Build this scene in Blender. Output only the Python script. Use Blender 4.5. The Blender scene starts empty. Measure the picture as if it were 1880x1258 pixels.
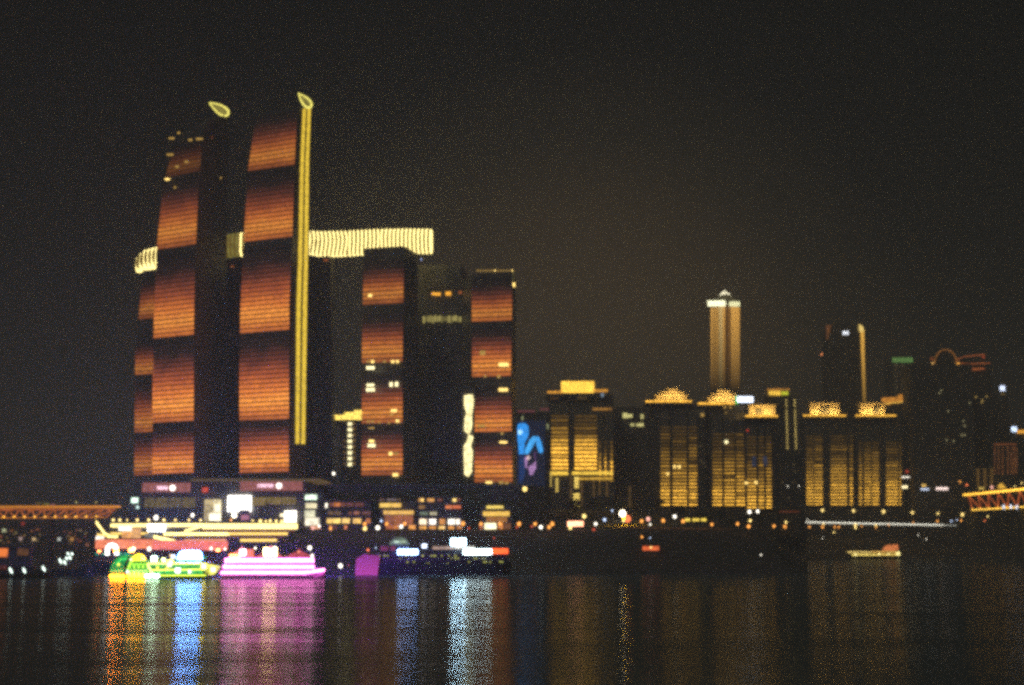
import bpy, math, random
from mathutils import Vector
rnd = random.Random(11)
C = bpy.context.scene.collection
sc = bpy.context.scene

# ------------------------------------------------------------------ camera geometry
F = 2611.0            # focal length in photo pixels (50 mm lens on 36 mm film)
HC = 18.4             # camera height above the river
TH = math.atan((1000 - 629) / F)
CT, ST = math.cos(TH), math.sin(TH)

def zat(py, D):
    up = (629 - py) / F
    return HC + D * (ST + up * CT) / (CT - up * ST)

def xat(px, z, D):
    return (px - 940) / F * (D * CT + (z - HC) * ST)

def pos(px, py, D):
    z = zat(py, D)
    return Vector((xat(px, z, D), D, z))

def lerp(t, tab):
    if t <= tab[0][0]: return tab[0][1]
    for (a, b), (c, d) in zip(tab, tab[1:]):
        if t <= c: return b + (d - b) * (t - a) / (c - a)
    return tab[-1][1]

# ------------------------------------------------------------------ materials
def lin(c):
    c = c / 255.0
    return c / 12.92 if c <= .04045 else ((c + .055) / 1.055) ** 2.4

MATS = {}
def set_ramp(cr, stops):
    while len(cr.elements) > 1: cr.elements.remove(cr.elements[-1])
    cr.elements[0].position = stops[0][0]; cr.elements[0].color = (*[lin(v) for v in stops[0][1]], 1)
    for p, c in stops[1:]:
        e = cr.elements.new(p); e.color = (*[lin(v) for v in c], 1)
def surf(name, rgb, rough=.6, var=.35, scale=.15, metal=0.0, bump=0.0):
    """a plain surface with procedural variation"""
    if name in MATS: return MATS[name]
    m = bpy.data.materials.new(name); m.use_nodes = True
    nt = m.node_tree; b = nt.nodes['Principled BSDF']
    tc = nt.nodes.new('ShaderNodeTexCoord'); n = nt.nodes.new('ShaderNodeTexNoise')
    n.inputs['Scale'].default_value = scale; n.inputs['Detail'].default_value = 6
    nt.links.new(tc.outputs['Object'], n.inputs['Vector'])
    r = nt.nodes.new('ShaderNodeValToRGB')
    r.color_ramp.elements[0].position = .3; r.color_ramp.elements[1].position = .7
    r.color_ramp.elements[0].color = (*[v * (1 - var) for v in rgb], 1)
    r.color_ramp.elements[1].color = (*[min(1, v * (1 + var)) for v in rgb], 1)
    nt.links.new(n.outputs['Fac'], r.inputs['Fac']); nt.links.new(r.outputs['Color'], b.inputs['Base Color'])
    b.inputs['Roughness'].default_value = rough; b.inputs['Metallic'].default_value = metal
    if bump:
        bp = nt.nodes.new('ShaderNodeBump'); bp.inputs['Strength'].default_value = bump
        nt.links.new(n.outputs['Fac'], bp.inputs['Height']); nt.links.new(bp.outputs['Normal'], b.inputs['Normal'])
    MATS[name] = m
    return m

def em(rgb, s=1.0, sample=True, mottle=0.0):
    """a light-giving surface: sRGB colour and strength"""
    key = 'light_%d_%d_%d_%.2f_%d_%.1f' % (*rgb, s, sample, mottle)
    if key in MATS: return MATS[key]
    m = bpy.data.materials.new(key); m.use_nodes = True
    nt = m.node_tree; b = nt.nodes['Principled BSDF']
    col = (*[lin(v) for v in rgb], 1)
    b.inputs['Base Color'].default_value = (.05, .05, .05, 1)
    b.inputs['Emission Color'].default_value = col
    s *= EMG
    b.inputs['Emission Strength'].default_value = s
    if mottle:
        tc = nt.nodes.new('ShaderNodeNewGeometry'); n = nt.nodes.new('ShaderNodeTexNoise')
        n.inputs['Scale'].default_value = .32; n.inputs['Detail'].default_value = 4
        nt.links.new(tc.outputs['Position'], n.inputs['Vector'])
        mr = nt.nodes.new('ShaderNodeMapRange')
        mr.inputs[1].default_value = .35; mr.inputs[2].default_value = .65
        mr.inputs[3].default_value = s * (1 - mottle); mr.inputs[4].default_value = s * (1 + mottle)
        nt.links.new(n.outputs['Fac'], mr.inputs[0]); nt.links.new(mr.outputs[0], b.inputs['Emission Strength'])
    m.cycles.emission_sampling = 'AUTO' if sample else 'NONE'
    MATS[key] = m
    return m

def led_mat(peak, shift=0.0):
    """LED facade screen: every block of the light show ramps from black at its top to orange near its foot"""
    key = 'led_screen_%.2f_%.2f' % (peak, shift)
    if key in MATS: return MATS[key]
    m = bpy.data.materials.new(key); m.use_nodes = True
    nt = m.node_tree; b = nt.nodes['Principled BSDF']
    tc = nt.nodes.new('ShaderNodeTexCoord'); sp = nt.nodes.new('ShaderNodeSeparateXYZ')
    nt.links.new(tc.outputs['Generated'], sp.inputs[0])
    n = nt.nodes.new('ShaderNodeTexNoise'); n.inputs['Scale'].default_value = .055; n.inputs['Detail'].default_value = 3
    nt.links.new(tc.outputs['Object'], n.inputs['Vector'])
    ma = nt.nodes.new('ShaderNodeMath'); ma.operation = 'MULTIPLY_ADD'
    ma.inputs[1].default_value = .2; ma.inputs[2].default_value = -.1 + shift
    nt.links.new(n.outputs['Fac'], ma.inputs[0])
    ad = nt.nodes.new('ShaderNodeMath'); ad.operation = 'ADD'
    nt.links.new(ma.outputs[0], ad.inputs[0]); nt.links.new(sp.outputs['Z'], ad.inputs[1])
    r = nt.nodes.new('ShaderNodeValToRGB'); cr = r.color_ramp
    stops = [(0, (150, 78, 38)), (.08, (200, 110, 46)), (.22, (238, 146, 58)), (.36, (214, 116, 48)), (.52, (158, 76, 40)),
             (.68, (94, 44, 31)), (.84, (32, 18, 15)), (1, (10, 7, 7))]
    set_ramp(cr, stops)
    nt.links.new(ad.outputs[0], r.inputs['Fac'])
    n2 = nt.nodes.new('ShaderNodeTexNoise'); n2.inputs['Scale'].default_value = .4
    nt.links.new(tc.outputs['Object'], n2.inputs['Vector'])
    mr = nt.nodes.new('ShaderNodeMapRange'); mr.inputs[1].default_value = .3; mr.inputs[2].default_value = .7
    mr.inputs[3].default_value = peak * LED * .75; mr.inputs[4].default_value = peak * LED * 1.25
    nt.links.new(n2.outputs['Fac'], mr.inputs[0])
    nt.links.new(r.outputs['Color'], b.inputs['Emission Color']); nt.links.new(mr.outputs[0], b.inputs['Emission Strength'])
    b.inputs['Base Color'].default_value = (.03, .03, .03, 1)
    m.cycles.emission_sampling = 'NONE'
    MATS[key] = m
    return m
LED = 1.95
EMG = 1.65

def fade_mat(name, rgb, s_lo, s_hi, axis='Z'):
    """LED strip whose drive current falls along its length"""
    if name in MATS: return MATS[name]
    m = bpy.data.materials.new(name); m.use_nodes = True
    nt = m.node_tree; b = nt.nodes['Principled BSDF']
    tc = nt.nodes.new('ShaderNodeTexCoord'); sp = nt.nodes.new('ShaderNodeSeparateXYZ')
    nt.links.new(tc.outputs['Generated'], sp.inputs[0])
    mr = nt.nodes.new('ShaderNodeMapRange'); mr.inputs[3].default_value = s_lo; mr.inputs[4].default_value = s_hi
    nt.links.new(sp.outputs[axis], mr.inputs[0]); nt.links.new(mr.outputs[0], b.inputs['Emission Strength'])
    b.inputs['Emission Color'].default_value = (*[lin(v) for v in rgb], 1)
    b.inputs['Base Color'].default_value = (.05, .05, .05, 1)
    m.cycles.emission_sampling = 'NONE'
    MATS[name] = m
    return m

DARKGLASS = surf('dark_curtain_wall', (.11, .11, .105), .4, .4, .08)
CONC = surf('weathered_concrete', (.15, .145, .13), .85, .35, .12)
DARKCONC = surf('soot_dark_concrete', (.09, .088, .085), .85, .4, .1)
STONE = surf('pale_stone', (.42, .36, .26), .8, .25, .3)
STEEL = surf('painted_steel', (.14, .14, .14), .5, .3, .5)
ORANGESTEEL = surf('orange_painted_steel', (.45, .16, .05), .55, .25, .5)
HULLDARK = surf('dark_hull_paint', (.03, .032, .04), .45, .3, .3)
HULLWHITE = surf('white_hull_paint', (.6, .6, .6), .4, .15, .3)
ROOFTILE = surf('dark_roof_tile', (.08, .06, .05), .75, .35, .6)
LEAF = surf('tree_leaves', (.045, .07, .03), .7, .5, .8)
BARK = surf('tree_bark', (.12, .09, .06), .9, .4, 2)

# ------------------------------------------------------------------ mesh building
class MB:
    def __init__(s): s.v = []; s.f = []
    def add(s, vs, fs):
        k = len(s.v); s.v += [Vector(v) for v in vs]; s.f += [tuple(i + k for i in f) for f in fs]; return s
    def box(s, x0, x1, y0, y1, z0, z1):
        return s.add([(x0, y0, z0), (x1, y0, z0), (x1, y1, z0), (x0, y1, z0), (x0, y0, z1), (x1, y0, z1), (x1, y1, z1), (x0, y1, z1)],
                     [(0, 3, 2, 1), (4, 5, 6, 7), (0, 1, 5, 4), (1, 2, 6, 5), (2, 3, 7, 6), (3, 0, 4, 7)])
    def hexa(s, front, back):
        """front and back: four points each, same order"""
        return s.add(list(front) + list(back), [(0, 1, 2, 3), (7, 6, 5, 4), (0, 4, 5, 1), (1, 5, 6, 2), (2, 6, 7, 3), (3, 7, 4, 0)])
    def slab(s, poly, dy):
        """polygon in the x-z plane (world points) pushed back by dy"""
        n = len(poly); b = [Vector(p) + Vector((0, dy, 0)) for p in poly]
        return s.add(list(poly) + b, [tuple(range(n)), tuple(range(2 * n - 1, n - 1, -1))] + [(i, i + n, (i + 1) % n + n, (i + 1) % n) for i in range(n)])
    def prect(s, x0, y0, x1, y1, D, t):
        """box whose front face at distance D covers the photo rectangle"""
        za, zb = zat(y1, D), zat(y0, D); zm = (za + zb) / 2
        return s.box(xat(x0, zm, D), xat(x1, zm, D), D, D + t, za, zb)
    def tube(s, pts, r, n=8, closed=False):
        pts = [Vector(p) for p in pts]; m = len(pts); rings = []
        rr = r if isinstance(r, (list, tuple)) else [r] * m
        for i, p in enumerate(pts):
            a = pts[(i - 1) % m] if (closed or i > 0) else p; b = pts[(i + 1) % m] if (closed or i < m - 1) else p
            d = (b - a).normalized()
            u = d.cross(Vector((0, 0, 1)))
            if u.length < .1: u = d.cross(Vector((0, 1, 0)))
            u.normalize(); w = d.cross(u)
            rings.append([p + (u * math.cos(2 * math.pi * k / n) + w * math.sin(2 * math.pi * k / n)) * rr[i] for k in range(n)])
        k0 = len(s.v); vs = [q for ring in rings for q in ring]; fs = []
        for i in range(m if closed else m - 1):
            j = (i + 1) % m
            for k in range(n): fs.append((i * n + k, i * n + (k + 1) % n, j * n + (k + 1) % n, j * n + k))
        if not closed: fs += [tuple(range(n - 1, -1, -1)), tuple((m - 1) * n + k for k in range(n))]
        return s.add(vs, fs)
    def loft(s, rings):
        n = len(rings[0]); vs = [q for r in rings for q in r]; fs = []
        for i in range(len(rings) - 1):
            for k in range(n): fs.append((i * n + k, i * n + (k + 1) % n, (i + 1) * n + (k + 1) % n, (i + 1) * n + k))
        fs += [tuple(range(n - 1, -1, -1)), tuple((len(rings) - 1) * n + k for k in range(n))]
        return s.add(vs, fs)
    def dome(s, c, rx, ry, rz, n=16, m=5):
        rings = []
        for i in range(m):
            a = math.pi / 2 * i / (m - .4)
            rings.append([Vector((c[0] + rx * math.cos(a) * math.cos(2 * math.pi * k / n), c[1] + ry * math.cos(a) * math.sin(2 * math.pi * k / n), c[2] + rz * math.sin(a))) for k in range(n)])
        return s.loft(rings)
    def mesh(s, name, mat, off=Vector((0, 0, 0)), smooth=False):
        me = bpy.data.meshes.new(name)
        me.from_pydata([v - off for v in s.v], [], s.f); me.update()
        if mat: me.materials.append(mat)
        if smooth: me.polygons.foreach_set('use_smooth', [True] * len(me.polygons))
        return me

def rootloc(o):
    v = Vector(o.location)
    while o.parent: o = o.parent; v += Vector(o.location)
    return v

def thing(name, label, cat, loc, group=None):
    o = bpy.data.objects.new(name, None); C.objects.link(o)
    o.location = loc; o['label'] = label; o['category'] = cat; o.empty_display_size = 2
    if group: o['group'] = group
    return o

def part(parent, name, mb, mat, label=None, smooth=False):
    o = bpy.data.objects.new(name, mb.mesh(name, mat, rootloc(parent), smooth)); C.objects.link(o)
    o.parent = parent
    if label: o['label'] = label
    return o

def solo(name, label, cat, mb, mat, base, group=None, smooth=False):
    o = bpy.data.objects.new(name, mb.mesh(name, mat, Vector(base), smooth)); C.objects.link(o)
    o.location = base; o['label'] = label; o['category'] = cat
    if group: o['group'] = group
    return o

def struct(name, mb, mat, kind='structure', smooth=False):
    o = bpy.data.objects.new(name, mb.mesh(name, mat, smooth=smooth)); C.objects.link(o); o['kind'] = kind
    return o

UNIT = {}
def unit_box(name, mat):
    k = (name, mat.name)
    if k not in UNIT: UNIT[k] = MB().box(-.5, .5, -.5, .5, -.5, .5).mesh(name, mat)
    return UNIT[k]

def lit(parent, name, x0, y0, x1, y1, D, mat, t=.5, label=None):
    """a box-shaped part (shared mesh) whose front face at distance D covers the photo rectangle"""
    za, zb = zat(y1, D), zat(y0, D); zm = (za + zb) / 2
    xa, xb = xat(x0, zm, D), xat(x1, zm, D)
    o = bpy.data.objects.new(name, unit_box(name, mat)); C.objects.link(o); o.parent = parent
    o.location = Vector(((xa + xb) / 2, D + t / 2, zm)) - rootloc(parent)
    o.scale = (xb - xa, t, zb - za)
    if label: o['label'] = label
    return o

def line(parent, name, p, q, r, mat, label=None):
    return part(parent, name, MB().tube([p, q], r, 6), mat, label)

# ------------------------------------------------------------------ river, banks
SHORE = [(-4000, 2500), (-900, 2300), (-500, 1800), (-420, 1400), (-262, 930), (190, 930), (400, 1950), (900, 2080), (4000, 2300)]
SK = [1, 1, 1.5, 2.0, 1, 3.0, 1, 1]
def shore_y(x):
    return lerp(x, SHORE)
def inland(x, y):
    if y <= shore_y(x):
        s = -1
    else: s = 1
    best = 1e9
    for (a, b), (c, d), k in zip(SHORE, SHORE[1:], SK):
        vx, vy = c - a, d - b
        t = max(0, min(1, ((x - a) * vx + (y - b) * vy) / (vx * vx + vy * vy)))
        best = min(best, math.hypot(x - a - t * vx, y - b - t * vy) * k)
    return s * best
PROF = [(-40, -8), (0, -.6), (4, 1.6), (30, 6), (62, 14), (66, 16.5), (118, 28.5), (122, 29.5), (210, 30), (420, 46), (620, 58), (1500, 90), (3500, 150)]
def ground(x, y):
    return lerp(inland(x, y), PROF) if inland(x, y) < 3500 else 150

def axis(segs):
    out = []
    for a, b, st in segs:
        v = a
        while v < b - 1e-6: out.append(v); v += st
    out.append(segs[-1][1]); return out
xs = axis([(-4000, -800, 200), (-800, -300, 25), (-300, 240, 12), (240, 900, 25), (900, 4000, 200)])
ys = axis([(900, 1100, 5), (1100, 1500, 25), (1500, 2400, 50), (2400, 7000, 300)])
mb = MB()
vs = [(x, y, ground(x, y) + (rnd.uniform(-.5, .5) if inland(x, y) > 3 else 0)) for y in ys for x in xs]
nx = len(xs)
mb.add(vs, [(j * nx + i, j * nx + i + 1, (j + 1) * nx + i + 1, (j + 1) * nx + i) for j in range(len(ys) - 1) for i in range(nx - 1)])
struct('riverbank', mb, surf('embankment_stone', (.08, .078, .074), .9, .5, .25, bump=.4))

def water_mat():
    m = bpy.data.materials.new('river_water'); m.use_nodes = True
    nt = m.node_tree; b = nt.nodes['Principled BSDF']
    b.inputs['Base Color'].default_value = (.012, .016, .018, 1)
    b.inputs['IOR'].default_value = 1.333
    tc = nt.nodes.new('ShaderNodeTexCoord')
    # wind patches: calmer and rougher water
    mp = nt.nodes.new('ShaderNodeMapping'); mp.inputs['Scale'].default_value = (.28, 1, 1)
    nt.links.new(tc.outputs['Object'], mp.inputs['Vector'])
    n = nt.nodes.new('ShaderNodeTexNoise'); n.inputs['Scale'].default_value = .03; n.inputs['Detail'].default_value = 8; n.inputs['Distortion'].default_value = .6
    nt.links.new(mp.outputs[0], n.inputs['Vector'])
    mr = nt.nodes.new('ShaderNodeMapRange'); mr.inputs[1].default_value = .34; mr.inputs[2].default_value = .66
    mr.inputs[3].default_value = WATER_R0; mr.inputs[4].default_value = WATER_R1
    nt.links.new(n.outputs['Fac'], mr.inputs[0]); nt.links.new(mr.outputs[0], b.inputs['Roughness'])
    prev = None
    for sx, sy, scale, st, dist in ((.35, 1, .22, .5, .32), (.5, 1, .9, .5, .1), (.3, 1, .03, .4, 1.5)):
        mp = nt.nodes.new('ShaderNodeMapping'); mp.inputs['Scale'].default_value = (sx, sy, 1)
        mp.inputs['Rotation'].default_value = (0, 0, math.radians(6))
        nt.links.new(tc.outputs['Object'], mp.inputs['Vector'])
        n = nt.nodes.new('ShaderNodeTexNoise'); n.inputs['Scale'].default_value = scale; n.inputs['Detail'].default_value = 5; n.inputs['Distortion'].default_value = .5
        nt.links.new(mp.outputs[0], n.inputs['Vector'])
        bp = nt.nodes.new('ShaderNodeBump'); bp.inputs['Strength'].default_value = st; bp.inputs['Distance'].default_value = dist
        nt.links.new(n.outputs['Fac'], bp.inputs['Height'])
        if prev: nt.links.new(prev.outputs['Normal'], bp.inputs['Normal'])
        prev = bp
    nt.links.new(prev.outputs['Normal'], b.inputs['Normal'])
    # silty, choppy water: part of what a calm mirror would send back is lost
    df = nt.nodes.new('ShaderNodeBsdfDiffuse'); df.inputs['Color'].default_value = (.13, .16, .175, 1)
    mx = nt.nodes.new('ShaderNodeMixShader'); mx.inputs['Fac'].default_value = WATER_GLOSS
    nt.links.new(df.outputs[0], mx.inputs[1]); nt.links.new(b.outputs[0], mx.inputs[2])
    nt.links.new(mx.outputs[0], nt.nodes['Material Output'].inputs['Surface'])
    return m
WATER_GLOSS = .31
WATER_R0, WATER_R1 = .06, .2
mb = MB()
mb.add([(-6000, -60, 0), (6000, -60, 0), (6000, 7000, 0), (-6000, 7000, 0)], [(0, 1, 2, 3)])
struct('river_water', mb, water_mat())
# ------------------------------------------------------------------ curved LED towers
def tower_corners(tab, D, z):
    """tab: four tables of (py, px) measured at the first corner's distance"""
    py = yofz(z, D[1])
    return [Vector((xat(lerp(py, t), z, d), d, z)) for t, d in zip(tab, D)]

def yofz(z, D):
    # inverse of zat
    k = (z - HC) / D
    up = (k * CT - ST) / (CT + k * ST)
    return 629 - up * F

def led_tower(label, tab, D, y_top, base_z, panels, roof=None, group='curved LED towers', dark=False):
    """loft body with the LED face between the first two corners"""
    zt = zat(y_top, D[1])
    p0 = tower_corners(tab, D, base_z)
    root = thing('skyscraper', label, 'skyscraper', (sum(p.x for p in p0) / 4, D[1] + 20, base_z), group)
    zs = [base_z + (zt - base_z) * i / 16 for i in range(17)]
    rings = [tower_corners(tab, D, z) for z in zs]
    if roof:
        rings.append([Vector((xat(px, zat(py, d), d), d, zat(py, d))) for (px, py), d in zip(roof, D)])
    part(root, 'wall', MB().loft(rings), DARKGLASS)
    # glass side: thin floor lines on the face right of the LED face
    mbs = MB(); z = base_z + 6
    while z < zt - 3:
        c = tower_corners(tab, D, z); c2 = tower_corners(tab, D, z + .7)
        n = Vector((c[2].y - c[1].y, -(c[2].x - c[1].x), 0)).normalized() * .35
        mbs.hexa([c[1] + n, c[2] + n, c2[2] + n, c2[1] + n], [c[1], c[2], c2[2], c2[1]])
        z += 7.6
    part(root, 'floor_band', mbs, STEEL)
    per = 3.8
    for (ya, yb, peak) in panels:
        z0, z1 = zat(yb, D[1]), zat(ya, D[1])
        mbp = MB(); z = z0
        while z < z1:
            c = tower_corners(tab, D, z); c2 = tower_corners(tab, D, min(z + per * .73, z1 + 1))
            n = Vector((c[1].y - c[0].y, -(c[1].x - c[0].x), 0)).normalized() * .6
            mbp.hexa([c[0] + n, c[1] + n, c2[1] + n, c2[0] + n], [c[0], c[1], c2[1], c2[0]])
            z += per
        part(root, 'led_panel', mbp, led_mat(peak, round(rnd.uniform(-.06, .06), 2)))
    return root

WARM = em((255, 214, 120), 1.6, False); WARMDIM = em((190, 150, 70), .8, False); AMBER = em((240, 150, 60), 1.0, False)
ORDIM = em((170, 90, 40), .7, False); CREAM = em((255, 240, 180), 1.6, False)

def tear(px0, py0, px1, py1, w, D, n=28):
    """closed teardrop outline in photo pixels, pointed at (px0,py0)"""
    out = []
    ux, uy = px1 - px0, py1 - py0; L = math.hypot(ux, uy); ux /= L; uy /= L
    for k in range(n):
        a = 2 * math.pi * k / n
        s = (1 - math.cos(a)) / 2
        h = w * math.sin(a) * (s ** .55) * .95
        out.append(pos(px0 + ux * L * s - uy * h, py0 + uy * L * s + ux * h, D + (s - .5) * 8))
    return out

# tower 1: left tall
t = led_tower('tall curved skyscraper with orange LED blocks and a lone leaf-shaped light above its dark roof',
    [[(205, 345), (225, 335), (250, 322), (300, 308), (350, 298), (440, 289), (560, 284), (700, 281), (870, 281), (1000, 282)],
     [(205, 380), (250, 372), (350, 364), (440, 360), (480, 358), (600, 356), (870, 355)],
     [(190, 420), (250, 419), (350, 416), (500, 416), (870, 420)],
     [(190, 398), (250, 392), (350, 380), (500, 365), (870, 350)]],
    [1172, 1150, 1192, 1215], 236, 28,
    [(250, 314, .12), (318, 448, .6), (462, 614, .8), (622, 772, 1.0), (774, 868, .95)],
    roof=[(350, 232), (384, 222), (420, 209), (400, 211)], group='tall riverside LED skyscrapers')
for x, y, w in ((315, 254, 10), (328, 244, 5), (349, 257, 7), (366, 255, 12), (312, 284, 12), (325, 306, 6), (342, 297, 6), (307, 329, 9), (321, 344, 4)):
    lit(t, 'lit_window', x - w / 2, y - 1.8, x + w / 2, y + 1.8, lerp(x, [(300, 1167), (372, 1149)]) - 1.0, WARMDIM if y != 329 else WARM)
lit(t, 'lit_window', 404, 325.5, 407, 328.5, 1171, WARMDIM); lit(t, 'lit_window', 386, 250.5, 390, 254, 1164, ORDIM)
LEAFRIM = em((238, 225, 110), 1.15, False); LEAFIN = em((136, 126, 58), .8, False, .3)
def leaf_crown(root, a, b, w, D):
    pts = tear(*a, *b, w, D)
    cr = part(root, 'crown', MB().slab(pts, 2.5), LEAFIN)
    part(cr, 'rim', MB().tube([p + Vector((0, -.6, 0)) for p in pts], [.55 + .5 * (0.5 - .5 * math.cos(2 * math.pi * k / len(pts))) for k in range(len(pts))], 6, True), LEAFRIM)
leaf_crown(t, (384.5, 189), (419, 210.5), 11, 1182)

# tower 2: tallest, with the yellow edge
tab2 = [[(205, 475), (220, 468), (300, 456), (450, 447), (560, 442), (700, 440), (870, 441)],
        [(185, 549), (220, 545), (300, 541), (450, 536), (560, 531), (870, 530)],
        [(200, 573), (300, 570), (480, 567), (560, 566), (815, 562), (900, 562)],
        [(200, 545), (300, 540), (560, 520), (870, 510)]]
D2 = [1166, 1145, 1168, 1210]
t = led_tower('tallest skyscraper, with orange LED blocks and a long yellow light line down its edge', tab2, D2, 205, 28,
    [(203, 302, .5), (306, 434, .66), (446, 605, .85), (610, 769, 1.0), (770, 866, 1.0)],
    roof=[(478, 208), (550, 197), (572, 199), (548, 201)], group='tall riverside LED skyscrapers')
GOLDLINE = em((226, 190, 58), 1.0, False, .2)
for a, b in ((.03, .40), (.60, .97)):
    mb = MB(); rows = []
    for i in range(25):
        y = 200 + (815 - 200) * i / 24
        xl = lerp(y, [(200, 555.5), (300, 551), (480, 547), (560, 544), (815, 542)]); xr = lerp(y, [(200, 571), (300, 567.5), (480, 565.5), (560, 564), (815, 560.5)])
        r = []
        for s in (a, b):
            px = xl + (xr - xl) * s
            p1, p2 = lerp(y, tab2[1]), lerp(y, tab2[2])
            D = D2[1] + (D2[2] - D2[1]) * (px - p1) / (p2 - p1) - 1.2
            r.append(pos(px, y, D))
        rows.append(r)
    for r, q in zip(rows, rows[1:]):
        mb.hexa([q[0], q[1], r[1], r[0]], [p + Vector((0, .8, 0)) for p in (q[0], q[1], r[1], r[0])])
    part(t, 'light_strip', mb, GOLDLINE)
leaf_crown(t, (548, 172), (570.5, 197), 9.5, 1150)

# tower 0: behind on the left
t = led_tower('narrow dim orange LED tower tucked behind the left edge of the tall pair',
    [[(480, 262), (560, 257), (640, 249), (870, 247)], [(480, 306), (870, 300)], [(480, 330), (870, 330)], [(480, 300), (870, 290)]],
    [1296, 1282, 1300, 1330], 492, 28, [(512, 582, .42), (618, 685, .45), (698, 792, .52), (798, 872, .52)], group='lower LED towers under the skybridge')
t = led_tower('dark unlit tower in the narrow gap between the two tallest skyscrapers',
    [[(460, 396), (870, 392)], [(460, 452), (870, 452)], [(460, 460), (870, 460)], [(460, 402), (870, 400)]], [1226, 1222, 1248, 1250], 473, 28, [], group='lower LED towers under the skybridge')
lit(t, 'lit_window', 424, 488, 429, 490.5, 1220.5, ORDIM); lit(t, 'lit_window', 421, 612, 425, 615, 1220.5, em((90, 70, 40), .4, False))
# tower 4: dark
t = led_tower('dark unlit tower slab right beside the yellow light line, under the skybridge end',
    [[(460, 566), (870, 556)], [(460, 606), (870, 611)], [(460, 612), (870, 616)], [(460, 580), (870, 575)]], [1222, 1215, 1250, 1255], 470, 28, [], group='lower LED towers under the skybridge')
lit(t, 'lit_window', 594, 476, 602, 479, 1213, ORDIM)
# tower 5
t = led_tower('mid-height orange LED tower whose dark top cuts into the glowing skybridge',
    [[(450, 668), (650, 665), (880, 664)], [(450, 742), (650, 739), (880, 739)], [(450, 766), (880, 770)], [(450, 690), (880, 690)]],
    [1178, 1168, 1200, 1210], 452, 28, [(478, 556, .5), (578, 664, .6), (686, 776, .68), (784, 872, .75)], group='lower LED towers under the skybridge')
W5 = [(679.5, 542.6, 7, 5), (675.5, 664, 5, 4), (684, 664, 6, 5), (706, 664, 5, 4), (721, 664, 6, 5), (729.6, 664, 5, 5), (680, 675.5, 15, 6),
      (680, 707, 14, 5), (680, 715.6, 16, 6), (718, 706, 6, 8), (728, 705.5, 6, 8), (723, 754, 11, 5), (719, 761, 6, 4), (676, 774, 5, 4), (684, 774, 5, 4), (696, 776, 4, 3), (729.6, 773, 6, 5), (714, 777, 4, 3),
      (682, 786, 11, 3), (682, 810, 10, 5), (682, 818, 14, 6), (717, 833, 7, 6), (727, 833, 8, 4), (726, 872, 10, 6)]
for x, y, w, h in W5:
    lit(t, 'lit_window', x - w / 2, y - h / 2, x + w / 2, y + h / 2, 1166, CREAM if w > 13 or h > 7 else (WARM if h >= 5 else WARMDIM))
# tower 7
t = led_tower('rightmost orange LED tower, small lamps along its roof and a cream band on its left',
    [[(490, 866), (880, 868)], [(490, 941), (700, 938), (880, 941)], [(490, 947), (880, 948)], [(490, 850), (880, 849)]],
    [1174, 1166, 1200, 1206], 500, 28, [(512, 588, .55), (602, 690, .78), (710, 792, .78), (802, 885, .82)], group='lower LED towers under the skybridge')
for x, y, w, h in ((886, 648, 10, 8), (924.5, 669.5, 18, 7), (890.6, 691, 4, 4), (915.6, 691.4, 6, 5), (924, 715.6, 17, 6), (884, 782, 14, 4), (921.6, 796, 5, 4), (924, 812, 14, 4), (897.5, 885.7, 12, 4), (920, 886, 8, 5), (930, 888, 7, 6)):
    lit(t, 'lit_window', x - w / 2, y - h / 2, x + w / 2, y + h / 2, 1164, WARM if w > 9 and y not in (648, 782) else WARMDIM)
for k in range(13):
    x = 877 + k * 5.3
    lit(t, 'roof_lamp', x - 1.3, 495.6, x + 1.3, 498.4, 1168, WARM if k in (6, 12) else WARMDIM)
lit(t, 'roof_lamp', 939.5, 500, 943, 515, 1170, em((120, 115, 60), .5, False)); lit(t, 'roof_lamp', 940, 519, 946, 527, 1170, WARM)
band = [(852, 726), (868, 724), (870, 735), (866, 765), (867, 782), (862, 798), (869, 802), (867, 810), (864, 818), (868, 828), (866, 866), (860, 876), (853, 872), (851, 830), (852, 818), (858, 808), (860, 798), (852, 790), (853, 770), (856, 758), (852, 745)]
part(t, 'light_band', MB().slab([pos(x, y, 1160) for x, y in band][::-1], 2), em((255, 238, 170), 1.25, False, .35))
part(t, 'side_wall', MB().prect(848, 700, 871, 905, 1162.5, 12), DARKCONC)
# tower 6: dark slab
t = led_tower('broad dark tower with a dim greenish band of windows between the two orange LED towers',
    [[(480, 768), (880, 766)], [(480, 846), (880, 852)], [(480, 858), (880, 860)], [(480, 790), (880, 790)]], [1245, 1240, 1280, 1285], 486, 28, [], group='lower LED towers under the skybridge')
for x, y, w, h in ((797, 539.5, 9, 5), (804.5, 540, 9, 5.5), (823, 539, 10, 7), (845, 537, 5, 5)):
    lit(t, 'lit_window', x - w / 2, y - h / 2, x + w / 2, y + h / 2, 1238.6, em((240, 165, 50), 1.2, False) if x < 840 else ORDIM)
for k in range(17):
    x = 778 + k * 4.2; h = rnd.uniform(9, 15)
    lit(t, 'lit_window', x - 1.8, 579 + rnd.uniform(0, 3), x + 1.8, 579 + h, 1238.6, em((150, 138, 76), rnd.choice((.45, .8, 1.1)), False))
lit(t, 'lit_window', 772, 474.5, 774.6, 478, 1239, em((150, 170, 230), 1, False)); 

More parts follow.
